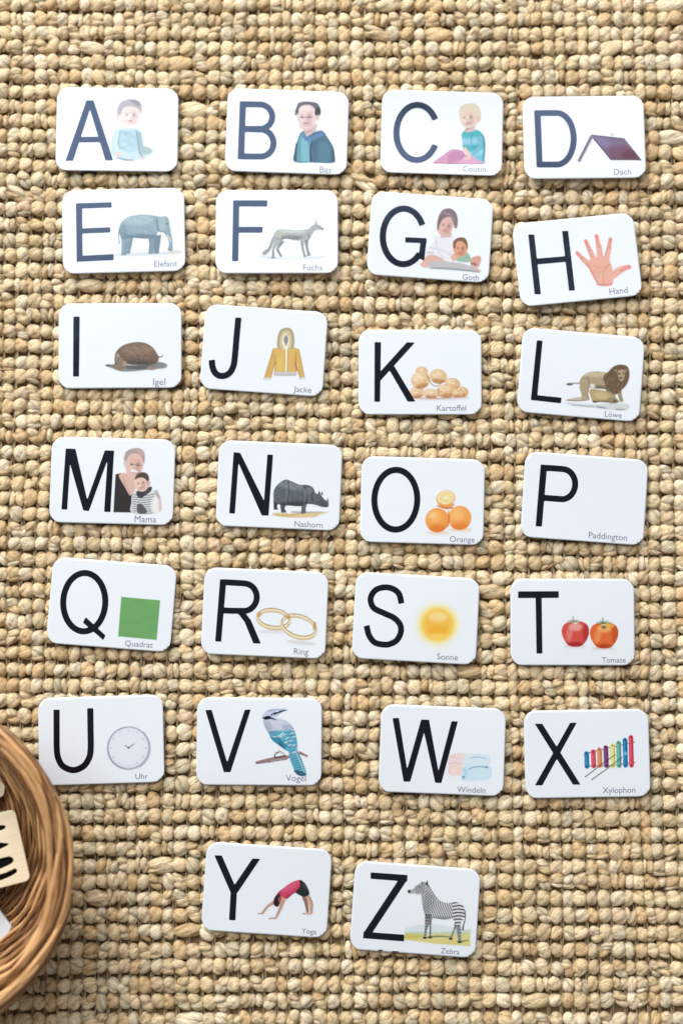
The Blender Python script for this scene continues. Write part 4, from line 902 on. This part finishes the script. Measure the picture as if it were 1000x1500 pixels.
for k in range(MS):
    t = np.linspace(0, 1, 130); a = 2 * np.pi * (k / MS + TURN * t) + .02 * RNG.standard_normal()
    h = hs_of(t); rr = np.interp(h, hq, rq)
    w = (1 if k % 2 else -1) * .0008 * np.cos(NST / 2 * a) + .0004 * np.sin(7 * t + k) 
    rod('reed', np.stack([(rr + w) * np.cos(a), (rr + w) * np.sin(a), h], 1), np.clip(.0017 * RNG.uniform(.8, 1.2) * (.75 + .35 * t), 0, .0022), 7, closed=False)
for k in range(46):                      # added layer that darkens the gaps, slanting the other way behind the first
    t = np.linspace(0, 1, 90); a = 2 * np.pi * (k / 46 - .30 * t); h = hs_of(t); rr = np.interp(h, hq, rq) + .0036
    rod('added_reed', np.stack([rr * np.cos(a), rr * np.sin(a), h - .0008], 1), .0019, 6, closed=False)
for k in range(NST):
    a = 2 * np.pi * (k + .5) / NST; hh = np.linspace(.002, ZB, 14)
    rod('stake', [((wall_r(h) + .0062) * math.cos(a), (wall_r(h) + .0062) * math.sin(a), h) for h in hh], .0016, 6, closed=False)
# floor of the bowl: rings on a disc
for k, r0 in enumerate(np.arange(.006, .060, .0036)):
    aa = np.linspace(0, 2 * np.pi, 90, endpoint=False)
    rod('floor_reed', np.stack([r0 * np.cos(aa), r0 * np.sin(aa), .003 + .0006 * np.cos(10 * aa + k * np.pi)], 1), .0019, 6)
# rolled border: long rods laid side by side and lapping over one another as they run round
RB = BASKET_R - .0075
rods = 20
for k in range(rods):
    a0 = 2 * np.pi * k / rods + RNG.uniform(-.05, .05); span = 2 * np.pi * RNG.uniform(.34, .50); n = 110
    t = np.linspace(0, 1, n); a = a0 + span * t
    roll = np.pi * (1.12 - 1.24 * t) + .30 * np.sin(13 * t + k * 2.4)        # from inside the rim, over the top, to the outside
    cr2 = .0064 + .0014 * np.sin(t * 11 + k * 2)
    r = RB + cr2 * np.cos(roll); z = ZB - .002 + .0052 * np.sin(roll)
    rad = .0020 * RNG.uniform(.88, 1.12) * (.55 + .45 * np.clip(np.minimum(t, 1 - t) * 9, 0, 1))
    rod('rim_rod', np.stack([r * np.cos(a), r * np.sin(a), z], 1), rad, 8, closed=False)
aa = np.linspace(0, 2 * np.pi, 200, endpoint=False)
for dr, dz, rd in ((0, -.002, .0040), (-.0052, -.0055, .0022), (.0050, -.0055, .0022), (-.0068, -.0088, .0020)):
    rod('rim_core', np.stack([(RB + dr) * np.cos(aa), (RB + dr) * np.sin(aa), ZB + dz + .0005 * np.sin(7 * aa)], 1), rd, 8)

# ------------------------------------------------------------------ wooden tiles lying in the bowl
def from_px(px, py, z):
    f = 50 / 36 * 1500
    d = rot @ Vector(((px - 500) / f, (750 - py) / f, -1)); s = (z - CAM_H) / d.z
    return Vector((d.x * s, d.y * s, z))
def tile(label, corner_px, edge_px, z, w, h, holes, tilt=(0, 0), mat=M_WOOD):
    """a plywood tile: its right upper corner and the lower end of its right edge are at the given places"""
    a, b = from_px(*corner_px, z), from_px(*edge_px, z)
    d = (b - a); rz = math.atan2(d.y, d.x) + math.pi / 2
    t = thing('wooden_tile', label, 'tile', a, rz, 'wooden tiles in the basket')
    t.rotation_euler = (tilt[0], tilt[1], rz)
    rc = 4.0
    def fld(P):
        q = np.abs(P - (-w / 2, -h / 2)) - (w / 2 - rc, h / 2 - rc)
        f = np.linalg.norm(np.maximum(q, 0), axis=1) + np.minimum(q.max(1), 0) - rc
        for hp in holes: f = np.maximum(f, -seg_poly(P, smooth_pts(hp, True, 4)))
        return f
    v2, fc = field_mesh(-w - 1, 1, -h - 1, 1, .8, fld)
    me = slab('plate', v2, fc, lambda X, Y: 0 * X, 2.2, mat); me.transform(Matrix.Scale(.001, 4)); link('plate', me, None, t)
    if holes:
        v2, fc = field_mesh(-w + 1, -1, -h + 1, -1, 2.0, lambda P: np.maximum(np.abs(P[:, 0] + w / 2) - w / 2 + 2, np.abs(P[:, 1] + h / 2) - h / 2 + 2))
        me = slab('black_backing', v2, fc, lambda X, Y: 0 * X - 2.25, .6, M_BLACK); me.transform(Matrix.Scale(.001, 4)); link('black_backing', me, None, t)  # black sheet added under the plate so the cut-outs look black
    return t
tile('cream wooden letter tile with black cut-outs, largest thing in the basket', (22, 1185), (47.5, 1296), .046, 58, 50,
     [[(-8.5,-10.2),(-11,-8.6),(-20,-8.2),(-34,-8),(-34,-12.5),(-20,-12.6),(-11,-11.8)],
      [(-9,-22.4),(-14,-20.2),(-22,-17.5),(-34,-16.5),(-34,-25.5),(-22,-25.2),(-14,-24)],
      [(-8.2,-33.4),(-10.5,-30.8),(-18,-30.4),(-34,-30),(-34,-37.8),(-20,-37.6),(-10.5,-35.8)],
      [(-7.5,-41),(-9,-39.6),(-14,-40.6),(-34,-42.4),(-34,-45.6),(-18,-45),(-9,-43)]], (R(-2), R(3)))
tile('white tile corner poking out below the letter tile in the basket', (21, 1362), (-12, 1388), .036, 46, 40, [], (R(2), R(-2)), M_CARD)
tile('rounded cream tile end at the frame edge above the letter tile', (9, 1140), (6, 1166), .032, 40, 14, [], (0, 0))
